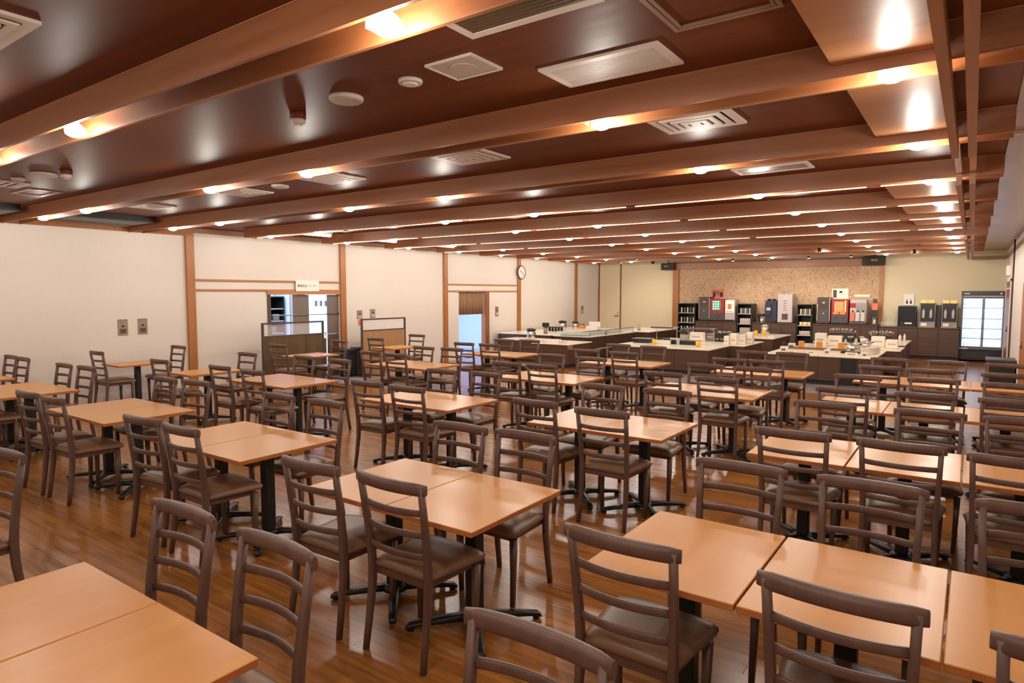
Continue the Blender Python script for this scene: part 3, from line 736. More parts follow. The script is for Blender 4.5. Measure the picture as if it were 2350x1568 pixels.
t = thing('hanging_sign', 'white sign with Japanese writing above the kitchen hatch', 'sign', (XL + 0.04, 8.515, 1.945))
MB().bbox(0, 0.012, -0.29, 0.29, -0.11, 0.115, 0.003, 1).build('board', M['ceramic'], t)
text_mesh('lettering', '健康食品 コーナー', 0.062, M['ink'], t, (0.0135, 0.0, 0.0), (PI / 2, 0, PI / 2))
# kitchen hatch: grey screens, rail, lower boards
for q, (a, b) in enumerate(((8.22, 8.60), (9.08, 9.375))):
    t = thing('screen_panel', ['grey screen panel in the middle of the kitchen hatch', 'grey screen panel at the right end of the kitchen hatch'][q], 'screen', (XL - 0.05, (a + b) / 2, 0))
    hw = (b - a) / 2
    MB().box(-0.012, 0.012, -hw, hw, 0.92, 1.765).build('upper_panel', M['gpanel'], t)
    MB().box(-0.012, 0.012, -hw, hw, 0.01, 0.915).build('lower_panel', M['gpanel2'], t)
t = thing('hatch_rail', 'thin metal rail across the kitchen hatch', 'rail', (XL - 0.02, 8.52, 1.35))
MB().cyl((0, -0.85, 0), 0.011, 1.7, 8, 'Y').build('bar', M['steel'], t)
MB().box(-0.02, 0.0, -0.86, -0.84, -0.03, 0.03).box(-0.02, 0.0, 0.84, 0.86, -0.03, 0.03).build('bracket', M['steel'], t)
t = thing('low_board', 'dark brown low board closing the bottom of the kitchen hatch', 'board', (XL - 0.09, 7.94, 0))
MB().box(-0.01, 0.01, -0.27, 0.27, 0.005, 0.90).build('board', M['gpanel2'], t); MB().box(-0.02, 0.02, -0.27, 0.27, 0.90, 0.925).build('cap', M['frame'], t)
t = thing('low_board', 'brown low board below the right opening of the kitchen hatch', 'board', (XL - 0.09, 8.84, 0))
MB().box(-0.01, 0.01, -0.22, 0.22, 0.005, 0.82).build('board', M['gpanel2'], t); MB().box(-0.02, 0.02, -0.22, 0.22, 0.82, 0.845).build('cap', M['ceramic'], t)
# things in the back room
t = thing('shelf_cabinet', 'dark shelf cabinet inside the kitchen, left part of the hatch', 'cabinet', (kx - 2.7, 9.45, 0))
MB().box(-0.25, 0.25, -0.35, -0.33, 0, 1.72).box(-0.25, 0.25, 0.33, 0.35, 0, 1.72).box(-0.25, -0.23, -0.33, 0.33, 0, 1.72).box(-0.23, 0.25, -0.33, 0.33, 1.70, 1.72).build('case', M['black'], t)
for z in (0.5, 0.8, 1.1, 1.4): MB().box(-0.23, 0.24, -0.33, 0.33, z, z + 0.025).build('shelf', M['steel'], t)
for i, (yy, zz) in enumerate(((-0.2, 0.825), (0.05, 0.825), (-0.1, 1.125), (0.15, 1.125), (-0.2, 1.425), (0.1, 0.525), (-0.15, 0.525))):
    tag(MB().bbox(kx - 2.62, kx - 2.5, 9.45 + yy - 0.09, 9.45 + yy + 0.09, zz + 0.0005, zz + 0.16, 0.01, 1).build('box', M['dkgrey']), 'grey container on the dark shelf cabinet inside the kitchen', 'box', 'containers on the kitchen cabinet')
t = thing('steel_fridge', 'tall bluish steel refrigerator inside the kitchen behind the hatch', 'refrigerator', (kx - 2.65, 9.97, 0))
MB().bbox(-0.3, 0.3, -0.11, 0.11, 0.03, 1.85, 0.01, 1).build('body', M['kitwall'], t)
MB().bbox(0.3, 0.33, -0.10, 0.10, 0.95, 1.83, 0.005, 1).build('upper_door', M['steel'], t); MB().bbox(0.3, 0.33, -0.10, 0.10, 0.05, 0.93, 0.005, 1).build('lower_door', M['steel'], t)
MB().box(0.33, 0.36, 0.04, 0.06, 1.1, 1.5).build('handle', M['chrome'], t)
t = thing('rack_post', 'black rack posts inside the kitchen beside the steel refrigerator', 'rack', (kx - 2.6, 10.22, 0))
MB().box(-0.2, 0.2, -0.12, 0.02, 0, 1.85).build('side_panel', M['black'], t); MB().box(-0.2, 0.2, 0.1, 0.16, 0, 1.8).build('post', M['dkgrey'], t)
for i, y in enumerate((11.16, 11.32, 11.48)):
    t = thing('wall_notice', '%s of three small grey notices on the kitchen wall' % ['left', 'middle', 'right'][i], 'notice', (kx - 2.99, y, 1.52), 0, 'notices on the kitchen wall')
    MB().box(0, 0.01, -0.05, 0.05, -0.09, 0.09).build('frame', M['greymac'], t); MB().box(0.01, 0.013, -0.035, 0.035, -0.07, 0.07).build('print', M['dkgrey'], t)
t = thing('work_table', 'pale steel work table inside the kitchen', 'table', (kx - 1.6, 11.2, 0))
MB().bbox(-0.4, 0.4, -0.6, 0.6, 0.80, 0.84, 0.004, 1).build('top', M['kitwall'], t)
for sx in (-0.36, 0.36):
    for sy in (-0.56, 0.56): MB().cyl((sx, sy, 0), 0.018, 0.80, 8).build('leg', M['steel'], t)
# door curtain
c = MB(); NX = 46
cur = []
for j in range(2):
    for i in range(NX + 1):
        yy = 13.43 + 1.1 * i / NX; zz = 1.83 - j * 0.62
        xx = XL - 0.04 + 0.022 * math.sin(i * 1.15) * (0.6 + 0.4 * j)
        cur.append(c.bm.verts.new((xx, yy, zz)))
for i in range(NX):
    f = c._f([cur[i], cur[i + 1], cur[NX + 2 + i], cur[NX + 1 + i]]); f.smooth = True
co = c.build('door_curtain', M['curtain'])
sm = co.modifiers.new('solid', 'SOLIDIFY'); sm.thickness = 0.004
tag(co, 'brown pleated half curtain hanging in the doorway', 'curtain')
tag(MB().cyl((XL - 0.04, 13.42, 1.84), 0.009, 1.14, 8, 'Y').build('curtain_rod', M['steel']), 'thin rod holding the brown doorway curtain', 'rod')

# ---------------------------------------------------------------- partitions and bins by the left wall
def partition(label, y0, y1, x, lower, glassm, h=1.25):
    t = thing('partition_screen', label, 'partition', (x, (y0 + y1) / 2, 0)); hw = (y1 - y0) / 2
    for s in (-1, 1): MB().bbox(-0.02, 0.02, s * hw - 0.02, s * hw + 0.02, 0.0, h, 0.004, 1).build('post', M['frame'], t)
    MB().box(-0.017, 0.017, -hw + 0.02, hw - 0.02, h - 0.03, h).build('top_rail', M['frame'], t)
    MB().box(-0.017, 0.017, -hw + 0.02, hw - 0.02, 0.985, 1.005).build('middle_rail', M['frame'], t)
    MB().box(-0.004, 0.004, -hw + 0.02, hw - 0.02, 1.005, h - 0.03).build('acrylic_pane', glassm, t)
    MB().box(-0.011, 0.011, -hw + 0.02, hw - 0.02, 0.08, 0.985).build('lower_board', lower, t)
    for s in (-1, 1): MB().box(-0.18, 0.18, s * (hw - 0.03) - 0.02, s * (hw - 0.03) + 0.02, 0.0, 0.03).build('foot', M['frame'], t)
partition('low partition screen with dark glossy board before the kitchen hatch', 7.01, 8.36, -10.6, M['partdark'], M['acryl'])
partition('low partition screen with tan board right of the hatch', 9.38, 10.66, -10.6, M['partboard'], M['acryl'])
def bin_(label, x, y, w, d, h, mat, rot=0):
    t = thing('waste_bin', label, 'bin', (x, y, 0), rot)
    MB().bbox(-w / 2, w / 2, -d / 2, d / 2, 0.03, h - 0.05, 0.012, 2).build('body', mat, t)
    MB().bbox(-w / 2 - 0.012, w / 2 + 0.012, -d / 2 - 0.012, d / 2 + 0.012, h - 0.05, h, 0.01, 2).build('lid', M['binlid'], t)
    MB().bbox(-w / 2 + 0.01, w / 2 - 0.01, -d / 2 + 0.01, d / 2 - 0.01, 0.0, 0.03, 0.004, 1).build('base', M['black'], t)
    MB().box(w / 2, w / 2 + 0.006, -0.05, 0.05, h - 0.12, h - 0.08).build('handle', M['black'], t)
bin_('dark grey waste bin with lid between the two partitions', -10.95, 9.28, 0.22, 0.26, 0.60, M['kick'])
bin_('lighter grey waste bin partly behind the tan partition', -10.93, 9.62, 0.22, 0.34, 0.62, M['dkgrey'])
bin_('dark bin with grey lid at the right edge near the glass-door fridge', 0.47, 14.9, 0.42, 0.6, 0.60, M['black'])

# ---------------------------------------------------------------- back counter (against the back wall)
CY0, CY1 = 20.72, YB - 0.04
def cabinet_run(name, label, x0, x1, ztop, nd):
    t = thing(name, label, 'cabinet', ((x0 + x1) / 2, CY0, 0)); hw = (x1 - x0) / 2
    MB().box(-hw, hw, 0.02, CY1 - CY0, 0.10, ztop - 0.03).build('body', M['counter_dk'], t)
    MB().box(-hw, hw, 0.06, CY1 - CY0, 0.0, 0.10).build('plinth', M['kick'], t)
    w = 2 * hw / nd
    for i in range(nd):
        d = MB().bbox(-hw + i * w + 0.004, -hw + (i + 1) * w - 0.004, 0.0, 0.019, 0.11, ztop - 0.035, 0.002, 1).build('door', M['counter_dk'], t)
    MB().bbox(-hw, hw, -0.02, CY1 - CY0, ztop - 0.03, ztop, 0.004, 1).build('worktop', M['counter'], t)
    return t
cabinet_run('back_counter', 'dark brown back counter under the drink machines, left section', -7.36, -6.04, 0.90, 3)
cabinet_run('back_counter', 'dark brown back counter section between the first two open shelves and grey machine', -5.56, -4.28, 0.90, 3)
cabinet_run('back_counter', 'dark brown back counter under the right-hand drink machines', -3.82, -2.13, 0.90, 4)
cabinet_run('back_counter', 'dark brown back counter along the cream wall left of the fridge', -2.11, -0.24, 0.88, 4)
# open shelf units
def shelf_unit(label, x0, x1):
    t = thing('open_shelf', label, 'shelf', ((x0 + x1) / 2, CY0 + 0.02, 0)); hw = (x1 - x0) / 2; D = 0.55
    MB().box(-hw, -hw + 0.025, 0, D, 0, 1.47).box(hw - 0.025, hw, 0, D, 0, 1.47).box(-hw + 0.025, hw - 0.025, D - 0.02, D, 0, 1.47).box(-hw + 0.025, hw - 0.025, 0, D - 0.02, 1.445, 1.47).build('case', M['black'], t)
    for z in (0.10, 0.53, 0.82, 1.14): MB().box(-hw + 0.025, hw - 0.025, 0.01, D - 0.02, z, z + 0.02).build('shelf_board', M['greymac'] if z > 0.2 else M['black'], t)
    return t
def canister(x, y, z, r, h, mat, label, group, name='cup_stack', cat='cups'):
    return tag(MB().lathe([(r * 0.8, 0), (r, h * 0.04), (r * 0.9, h * 0.9), (r * 0.95, h)], n=12).build(name, mat, None, (x, y, z)), label, cat, group)
shx = ((-7.97, -7.38), (-6.03, -5.58), (-4.27, -3.84))
pos3 = ['left', 'middle', 'right']
for q, (a, b) in enumerate(shx):
    shelf_unit('black open shelf of cups and cans, %s of three' % pos3[q], a, b)
for q, (a, b) in enumerate(shx):
    for lv, (z, kind) in enumerate(((1.16, 'can'), (0.84, ['can', 'cup', 'bowl'][q]), (0.55, ['can', 'cup', 'cup'][q]))):
        m = 5
        for i in range(m):
            x = a + 0.09 + (b - a - 0.18) * i / (m - 1)
            lab = '%s %s, %s level of %s open shelf' % ({'can': 'green-silver can', 'cup': 'pale cup stack', 'bowl': 'lidded cup'}[kind], ORD[i] if i < 4 else 'rightmost', ['upper', 'second', 'third'][lv], pos3[q])
            grp = '%s row on the %s level of the %s shelf' % ({'can': 'can', 'cup': 'cup', 'bowl': 'lidded cup'}[kind], ['upper', 'second', 'third'][lv], pos3[q])
            if kind == 'can': canister(x, CY0 + 0.14, z + 0.0005, 0.028, 0.17, M['greencup'] if i % 2 else M['cup'], lab, grp, 'drink_can', 'can')
            elif kind == 'cup': canister(x, CY0 + 0.14, z + 0.0005, 0.036, 0.17 if q == 1 else 0.12, M['cup'], lab, grp)
            else: canister(x, CY0 + 0.14, z + 0.0005, 0.036, 0.10, M['yellow'] if i % 2 else M['cream'], lab, grp, 'lidded_cup', 'cup')
# drink machines
MY = CY0 + 0.10
def machine(name, label, x0, x1, z0, z1, mat, depth=0.42, cat='machine'):
    t = thing(name, label, cat, ((x0 + x1) / 2, MY, z0)); hw = (x1 - x0) / 2; h = z1 - z0
    MB().bbox(-hw, hw, 0, depth, 0.015, h, 0.008, 1).build('body', mat, t)
    for sx in (-1, 1):
        for yy in (0.05, depth - 0.05): MB().cyl((sx * (hw - 0.05), yy, 0.0005), 0.018, 0.016, 8).build('foot', M['black'], t)
    return t, hw, h
for q, (x0, x1) in enumerate(((-7.29, -6.93), (-3.73, -3.38))):
    t, hw, h = machine('coffee_machine', 'dark bronze coffee machine with pale edge strips, %s one' % ['left', 'right'][q], x0, x1, 0.90, 1.68, M['bronze'])
    MB().box(-hw, -hw + 0.018, -0.012, 0, 0.08, h * 0.75).box(hw - 0.02, hw, -0.012, 0, 0.08, h - 0.02).build('edge_strip', M['greymac'], t)
    MB().box(-hw + 0.05, hw - 0.05, -0.006, 0, 0.05, h * 0.55).build('front_panel', M['dkgrey'], t)
    MB().sphere((0, -0.004, h - 0.16), 0.045, 12, 0.5).build('emblem', M['ceramic'], t)
    MB().lathe([(0.02, 0), (0.014, 0.02)], (0, -0.02, h * 0.4), 12, 'Y').build('button', M['greymac'], t)
for q, (x0, x1, fm, lo) in enumerate(((-6.92, -6.46, M['red'], M['dkgrey']), (-3.35, -2.90, M['red'], M['dkgrey']))):
    t, hw, h = machine('drink_dispenser', ['red drink dispenser with green lit button panel, left group', 'red and orange drink dispenser with round buttons, right group'][q], x0, x1, 0.90, 1.62, M['red'])
    MB().box(-hw + 0.01, hw - 0.01, -0.008, 0, 0.03, h * 0.38).build('cup_bay', lo, t)
    MB().box(-hw + 0.08, hw - 0.12, -0.010, 0, h * 0.50, h - 0.06).build('button_panel', M['green'] if q == 0 else M['orange'], t)
    b0 = None
    for r in range(4):
        for c_ in range(3):
            px, pz = -hw + 0.115 + c_ * 0.075, h * 0.56 + r * 0.075
            if b0 is None: b0 = MB().cyl((0, -0.006, 0), 0.024, 0.006, 10, 'Y').build('button', M['whitelit'] if q == 0 else M['greymac'], t, (px, -0.010, pz))
            else:
                o = b0.copy(); COL.objects.link(o); o.location = (px, -0.010, pz)
    if q == 1:
        for sx in (-0.10, 0.08): MB().bbox(sx - 0.075, sx + 0.075, -0.016, -0.001, h * 0.40, h * 0.49, 0.01, 1).build('label', M['orange'], t)
        MB().box(hw - 0.10, hw - 0.06, -0.012, 0, h * 0.5, h - 0.03).build('side_label', M['gold'], t)
    for sx in (-0.08, 0.08): MB().cyl((sx, -0.03, h * 0.28), 0.014, 0.05, 8).build('nozzle', M['chrome'], t)
    MB().box(-hw + 0.03, hw - 0.03, -0.05, 0, 0.02, 0.05).build('drip_tray', M['black'], t)
t, hw, h = machine('ice_dispenser', 'cream dispenser with coral picture, beside the red machine', -6.44, -6.12, 0.90, 1.60, M['greymac'])
MB().box(-hw + 0.02, hw - 0.03, -0.01, 0, h * 0.40, h - 0.03).build('front_panel', M['cream'], t)
MB().bbox(-0.07, 0.05, -0.018, -0.009, h * 0.58, h * 0.80, 0.008, 1).build('picture', M['redlt'], t)
MB().box(-0.10, -0.03, -0.013, -0.009, h * 0.44, h * 0.47).box(0.0, 0.08, -0.013, -0.009, h * 0.44, h * 0.47).build('caption', M['plate'], t)
MB().box(-hw + 0.02, hw - 0.02, -0.05, 0, 0.02, 0.06).build('drip_tray', M['black'], t)
t, hw, h = machine('espresso_machine', 'navy and black coffee brewer left of the grey dispenser', -5.20, -4.86, 0.90, 1.58, M['navy'])
MB().box(-hw, 0.0, -0.05, 0, h * 0.30, h * 0.85).build('brew_head', M['navy'], t)
MB().box(-0.12, 0.0, -0.055, -0.05, h * 0.55, h * 0.68).build('display', M['greymac'], t)
MB().cyl((0.06, 0.10, h), 0.055, 0.05, 12).cyl((-0.08, 0.10, h), 0.055, 0.05, 12).build('hopper', M['black'], t)
MB().box(-hw + 0.02, hw - 0.02, -0.08, 0, 0.015, 0.05).build('drip_tray', M['black'], t)
t, hw, h = machine('water_dispenser', 'tall pale grey drink dispenser with dark tray opening', -4.84, -4.42, 0.90, 1.78, M['greymac'])
MB().box(-0.08, 0.09, -0.006, 0.0, 0.10, 0.28).build('tray_opening', M['frame'], t)
for i in range(5): MB().box(-0.045 + (0.01 if i % 2 else 0), 0.045, -0.004, 0, 0.38 + i * 0.07, 0.395 + i * 0.07).build('button', M['dkgrey'], t)
MB().lathe([(0.04, 0), (0.035, 0.004)], (0, -0.004, h - 0.12), 16, 'Y').build('emblem', M['grille'], t)
t, hw, h = machine('tea_dispenser', 'pale dispenser with two clear chambers and red label at right', -2.86, -2.44, 0.90, 1.62, M['greymac'])
MB().box(-hw, -0.06, -0.01, 0, h * 0.68, h * 0.86).build('red_label', M['red'], t)
MB().box(-0.05, hw - 0.02, -0.01, 0, h * 0.5, h * 0.88).build('mirror_panel', M['steel'], t)
for sx in (-0.13, 0.0, 0.13):
    MB().bbox(sx - 0.055, sx + 0.055, -0.09, -0.01, 0.10, 0.36, 0.01, 1).build('chamber', M['redlt'] if sx < -0.1 else M['grille'], t)
    MB().cyl((sx, -0.05, 0.36), 0.02, 0.06, 8).build('tap', M['frame'], t)
MB().box(-hw, hw, -0.10, 0, 0.02, 0.09).build('drip_tray', M['dkgrey'], t)
t = thing('grinder', 'small black grinder with white cup left of the navy brewer', 'grinder', (-5.36, MY + 0.05, 0.90))
MB().bbox(-0.10, 0.10, 0, 0.18, 0.18, 0.26, 0.01, 1).build('head', M['black'], t); MB().box(-0.10, -0.04, 0.05, 0.15, 0.0005, 0.18).build('stand', M['black'], t)
MB().lathe([(0.035, 0.0), (0.045, 0.11)], (0.03, 0.09, 0.001), 12).build('cup', M['ceramic'], t)
# bottles group at the right end of patterned panel
def bottle(x, y, z, r, h, mat, label, group=None, cap=None):
    t = thing('bottle', label, 'bottle', (x, y, z), 0, group)
    MB().lathe([(r * 0.9, 0.0005), (r, h * 0.05), (r, h * 0.6), (r * 0.4, h * 0.78), (r * 0.36, h * 0.9)], n=12).build('body', mat, t)
    MB().cyl((0, 0, h * 0.9), r * 0.42, h * 0.1, 10).build('cap', cap or M['black'], t)
    return t
t = thing('condiment_rack', 'black rack with orange bottle display at end of machine counter', 'rack', (-2.26, MY + 0.02, 0.90))
MB().box(-0.08, 0.08, 0.0, 0.25, 0.22, 0.42).box(-0.08, 0.08, 0.0, 0.25, 0.0005, 0.02).box(-0.08, -0.065, 0.0, 0.25, 0.02, 0.22).box(0.065, 0.08, 0, 0.25, 0.02, 0.22).build('rack_frame', M['black'], t)
MB().bbox(-0.05, 0.09, 0.05, 0.2, 0.42, 0.62, 0.01, 1).build('display_card', M['redlt'], t)
MB().bbox(-0.035, 0.065, 0.06, 0.18, 0.62, 0.74, 0.008, 1).build('top_card', M['frame'], t)
bottle(-2.23, MY + 0.10, 0.925, 0.05, 0.17, M['grille'], 'grey jar inside the black condiment rack')
# notices on the patterned wall
def notice(label, x, z, w, h, mats, txt=None):
    t = thing('notice', label, 'notice', (x, YB - 0.032, z))
    MB().box(-w / 2, w / 2, -0.004, 0, -h / 2, h / 2).build('sheet', mats[0], t)
    return t
t = notice('red printed notice with black pictures above the left red dispenser', -6.86, 1.79, 0.44, 0.26, [M['redlt']])
MB().box(-0.17, -0.08, -0.007, -0.004, -0.11, 0.07).box(0.06, 0.16, -0.007, -0.004, -0.11, 0.05).build('picture', M['inkblk'], t)
MB().box(-0.05, -0.01, -0.007, -0.004, -0.05, 0.09).box(0.01, 0.04, -0.007, -0.004, -0.05, 0.09).build('text_block', M['frame'], t)
MB().box(-0.20, 0.20, -0.007, -0.004, 0.10, 0.12).build('border', M['red'], t)
t = notice('white notice with brown picture above the right red dispenser', -3.22, 1.79, 0.44, 0.30, [M['cream']])
MB().box(-0.19, -0.09, -0.007, -0.004, -0.12, 0.11).build('picture', M['frame'], t)
MB().box(-0.02, 0.06, -0.007, -0.004, 0.02, 0.08).build('heading', M['inkblk'], t); MB().box(-0.06, 0.18, -0.006, -0.004, -0.03, -0.02).build('text_line', M['plate'], t)
t = notice('cream sign board above the two-chamber tea dispenser', -2.64, 1.73, 0.40, 0.06, [M['cream']])
t = notice('white notice with two black bottles above the small black fridge', -1.46, 1.62, 0.25, 0.32, [M['ceramic']])
for sx in (-0.045, 0.05):
    MB().lathe([(0.02, 0), (0.022, 0.05), (0.008, 0.09), (0.006, 0.13)], (sx, -0.004, -0.11), 8).build('bottle_picture', M['inkblk'], t)
# small black glass-door fridge, beer machines
t = thing('small_fridge', 'small black glass-door fridge on the right back counter', 'refrigerator', (-1.45, MY - 0.03, 0.88))
MB().box(-0.215, 0.215, 0.40, 0.42, 0.0005, 0.57).box(-0.215, -0.19, 0, 0.40, 0.0005, 0.57).box(0.19, 0.215, 0, 0.40, 0.0005, 0.57).box(-0.19, 0.19, 0, 0.40, 0.0005, 0.04).box(-0.19, 0.19, 0, 0.40, 0.53, 0.57).build('case', M['black'], t)
for z in (0.20, 0.36): MB().box(-0.19, 0.19, 0.03, 0.40, z, z + 0.008).build('shelf', M['dkgrey'], t)
MB().box(-0.18, 0.18, -0.01, 0.0, 0.05, 0.52).build('glass_door', glass('dark_glass', (0.05, 0.05, 0.05, 1), 0.45, 0.05), t)
MB().box(-0.04, 0.12, -0.016, -0.01, 0.08, 0.12).build('sticker', M['ceramic'], t)
for q in range(4):
    lab = 'clear glass behind the door of the small black fridge'
    tag(MB().lathe([(0.03, 0), (0.036, 0.10)], n=10).build('glass', M['grille'], None, (-1.58 + q * 0.08, MY + 0.12, 0.88 + 0.0405)), lab, 'glass', 'glasses in the small black fridge')
for q, (x0, x1) in enumerate(((-1.16, -0.79), (-0.66, -0.30))):
    t, hw, h = machine('beer_dispenser', 'steel sake dispenser with two bottles and gold caps, %s one' % ['left', 'right'][q], x0, x1, 0.88, 1.53, M['steel'], 0.4, 'dispenser')
    MB().box(-hw + 0.02, hw - 0.02, -0.006, 0, 0.16, h - 0.01).build('recess', M['black'], t)
    for sx in (-0.085, 0.085):
        MB().bbox(sx - 0.075, sx + 0.075, -0.03, 0.10, h, h + 0.09, 0.012, 1).build('gold_cap', M['gold'], t)
        MB().lathe([(0.032, 0), (0.036, 0.01), (0.036, 0.19), (0.015, 0.22), (0.012, 0.25)], (sx, -0.05, 0.25), 14).build('bottle', M['greymac'], t)
    MB().box(-hw + 0.03, hw - 0.03, -0.09, 0.0, 0.17, 0.24).build('tap_bar', M['black'], t)
    MB().box(-hw, hw, -0.11, 0, 0.0, 0.035).build('drip_tray', M['steel'], t)
    MB().box(-hw + 0.05, 0.0, -0.10, -0.09, 0.04, 0.12).build('label', M['ceramic'], t)
    if q == 0: pass
tag(MB().box(-0.79, -0.68, CY1 - 0.35, CY1 - 0.02, 0.8805, 1.48).build('side_panel', M['dkgrey']), 'grey panel between the two steel dispensers', 'panel')
t = thing('glass_rack', 'wire rack holding upside-down glasses on the cream-wall counter', 'rack', (-1.88, MY + 0.02, 0.88))
MB().box(-0.2, 0.2, 0, 0.25, 0.0005, 0.02).box(-0.2, 0.2, 0, 0.006, 0.10, 0.106).box(-0.2, -0.194, 0, 0.006, 0.02, 0.10).box(0.194, 0.2, 0, 0.006, 0.02, 0.10).build('wire', M['chrome'], t)
g0 = None
for i in range(6):
    lab = 'clear tumbler in the wire rack on the cream-wall counter'
    x, y = -2.05 + i * 0.068, MY + 0.09
    if g0 is None: g0 = tag(MB().lathe([(0.028, 0), (0.024, 0.10), (0.022, 0.105)], n=12).build('tumbler', M['glassclr'], None, (x, y, 0.9005)), lab, 'glass', 'tumblers in the wire rack')
    else: o = g0.copy(); COL.objects.link(o); o.location = (x, y, 0.9005)
# tall glass-door fridge
t = thing('display_fridge', 'tall glass-door drink fridge glowing pale blue by the right wall', 'refrigerator', (0.235, 20.88, 0))
FW, FH, FD = 0.47, 1.86, 0.52
MB().box(-FW, FW, FD - 0.03, FD, 0.05, FH).box(-FW, -FW + 0.04, 0.03, FD - 0.03, 0.05, FH).box(FW - 0.04, FW, 0.03, FD - 0.03, 0.05, FH).box(-FW + 0.04, FW - 0.04, 0.03, FD - 0.03, 0.05, 0.34).box(-FW + 0.04, FW - 0.04, 0.03, FD - 0.03, FH - 0.12, FH).build('case', M['fridgecase'], t)
MB().bbox(-FW, FW, 0.0, 0.03, FH - 0.13, FH, 0.004, 1).build('top_fascia', M['fridgecase'], t)
MB().bbox(-FW, FW, 0.0, 0.03, 0.05, 0.335, 0.004, 1).build('bottom_grille', M['black'], t)
for z in (0.12, 0.16, 0.20, 0.24): MB().box(-FW + 0.06, FW * 0.4, -0.004, 0.0, z, z + 0.012).build('grille_slot', M['dkgrey'], t)
MB().box(-FW + 0.06, -FW + 0.18, -0.004, 0, FH - 0.075, FH - 0.055).build('brand_plate', M['ceramic'], t)
MB().cyl((FW - 0.10, -0.006, FH - 0.065), 0.022, 0.006, 14, 'Y').build('badge', M['ceramic'], t)
MB().box(-FW - 0.01, -FW + 0.19, -0.006, 0, 0.335, 0.36).build('price_strip', M['ceramic'], t)
MB().box(-FW + 0.045, FW - 0.045, FD - 0.045, FD - 0.031, 0.35, FH - 0.13).build('lit_back', M['fridgebk'], t)
for s, (a, b) in enumerate(((-FW + 0.005, 0.012), (0.014, FW - 0.005))):
    dd = frame_mb(MB(), a, b, 0, 0.1, 0.0, 0, 0) if False else MB()
    z0, z1, w_ = 0.345, FH - 0.135, 0.04
    dd.box(a, b, 0.0, 0.025, z0, z0 + 0.06).box(a, b, 0, 0.025, z1 - 0.06, z1).box(a, a + (w_ if s == 0 else 0.025), 0, 0.025, z0 + 0.06, z1 - 0.06).box(b - (w_ if s == 1 else 0.025), b, 0, 0.025, z0 + 0.06, z1 - 0.06)
    d_ = dd.build('door', M['fridgefr'], t)
    MB().box(a + 0.03, b - 0.03, 0.010, 0.016, z0 + 0.06, z1 - 0.06).build('pane', glass('fridge_pane_%d' % s, (0.9, 0.95, 1, 1), 0.10, 0.02), d_)
for z in (0.60, 0.86, 1.12, 1.40): MB().box(-FW + 0.05, FW - 0.05, 0.06, FD - 0.05, z, z + 0.012).build('shelf', M['fridgewire'], t)
b0 = None
for lv, z in enumerate((0.352, 0.6125, 0.8725, 1.1325, 1.4125)):
    for i in range(10):
        if lv == 0 and i > 4: continue
        lab = 'pale bottle %s, %s level of glowing fridge' % (ORD[i], ['bottom', 'second', 'middle', 'fourth', 'top'][lv])
        x = 0.235 - 0.375 + i * 0.083; grp = 'bottles on the %s fridge level' % ['bottom', 'second', 'middle', 'fourth', 'top'][lv]
        if b0 is None:
            b0 = tag(MB().lathe([(0.026, 0.0), (0.028, 0.02), (0.028, 0.12), (0.011, 0.16), (0.011, 0.19)], n=10).build('bottle', M['bottle'], None, (x, 21.02, z)), lab, 'bottle', grp)
        else:
            o = b0.copy(); COL.objects.link(o); o.location = (x, 21.02, z); o['label'] = lab; o['group'] = grp
# ---------------------------------------------------------------- speakers and camera on the back beam
t = thing('wall_speaker', 'black wall speaker with faint word, left end of the wooden beam', 'speaker', (-8.50, YB - 0.28, 2.71))
MB().bbox(-0.22, 0.22, -0.12, 0.10, -0.12, 0.11, 0.01, 1).build('cabinet', M['black'], t); MB().box(-0.205, 0.205, -0.126, -0.12, -0.105, 0.095).build('grille_cloth', M['fabric'], t)
MB().box(-0.02, 0.02, 0.0, 0.27, 0.11, 0.13).cyl((0, 0, 0.11), 0.015, 0.11, 8).build('bracket', M['black'], t)
text_mesh('lettering', 'BOSE', 0.06, M['grille'], t, (-0.03, -0.1275, 0.0), (PI / 2, 0, 0))
t = thing('wall_speaker', 'black wall speaker angled left, right end of the wooden beam', 'speaker', (-2.33, YB - 0.30, 2.74), 0.32)
MB().bbox(-0.30, 0.26, -0.14, 0.06, -0.14, 0.12, 0.01, 1).build('cabinet', M['black'], t); MB().box(-0.285, 0.245, -0.146, -0.14, -0.125, 0.105).build('grille_cloth', M['fabric'], t)
MB().box(-0.12, 0.08, -0.02, 0.02, 0.12, 0.14).cyl((0, 0, 0.12), 0.02, 0.08, 8).build('bracket', M['black'], t)
text_mesh('lettering', 'BOSE', 0.07, M['grille'], t, (-0.03, -0.1475, 0.0), (PI / 2, 0, 0))
t = thing('cctv_camera', 'small dark dome camera hanging from ceiling left of the speaker', 'camera', (-9.08, 21.2, 2.84))
MB().cyl((0, 0, 0.02), 0.06, 0.08, 14).build('base', M['frame'], t); MB().sphere((0, 0, 0.02), 0.055, 12).build('dome', M['black'], t)
t = thing('wall_box', 'cream wall box high on the right wall near the corner', 'box', (XR - 0.001, 19.3, 2.33))
MB().bbox(-0.07, 0, -0.3, 0.3, -0.12, 0.12, 0.006, 1).build('case', M['cream'], t); MB().box(-0.074, -0.07, -0.2, 0.2, -0.07, 0.07).build('cover', M['cream'], t)

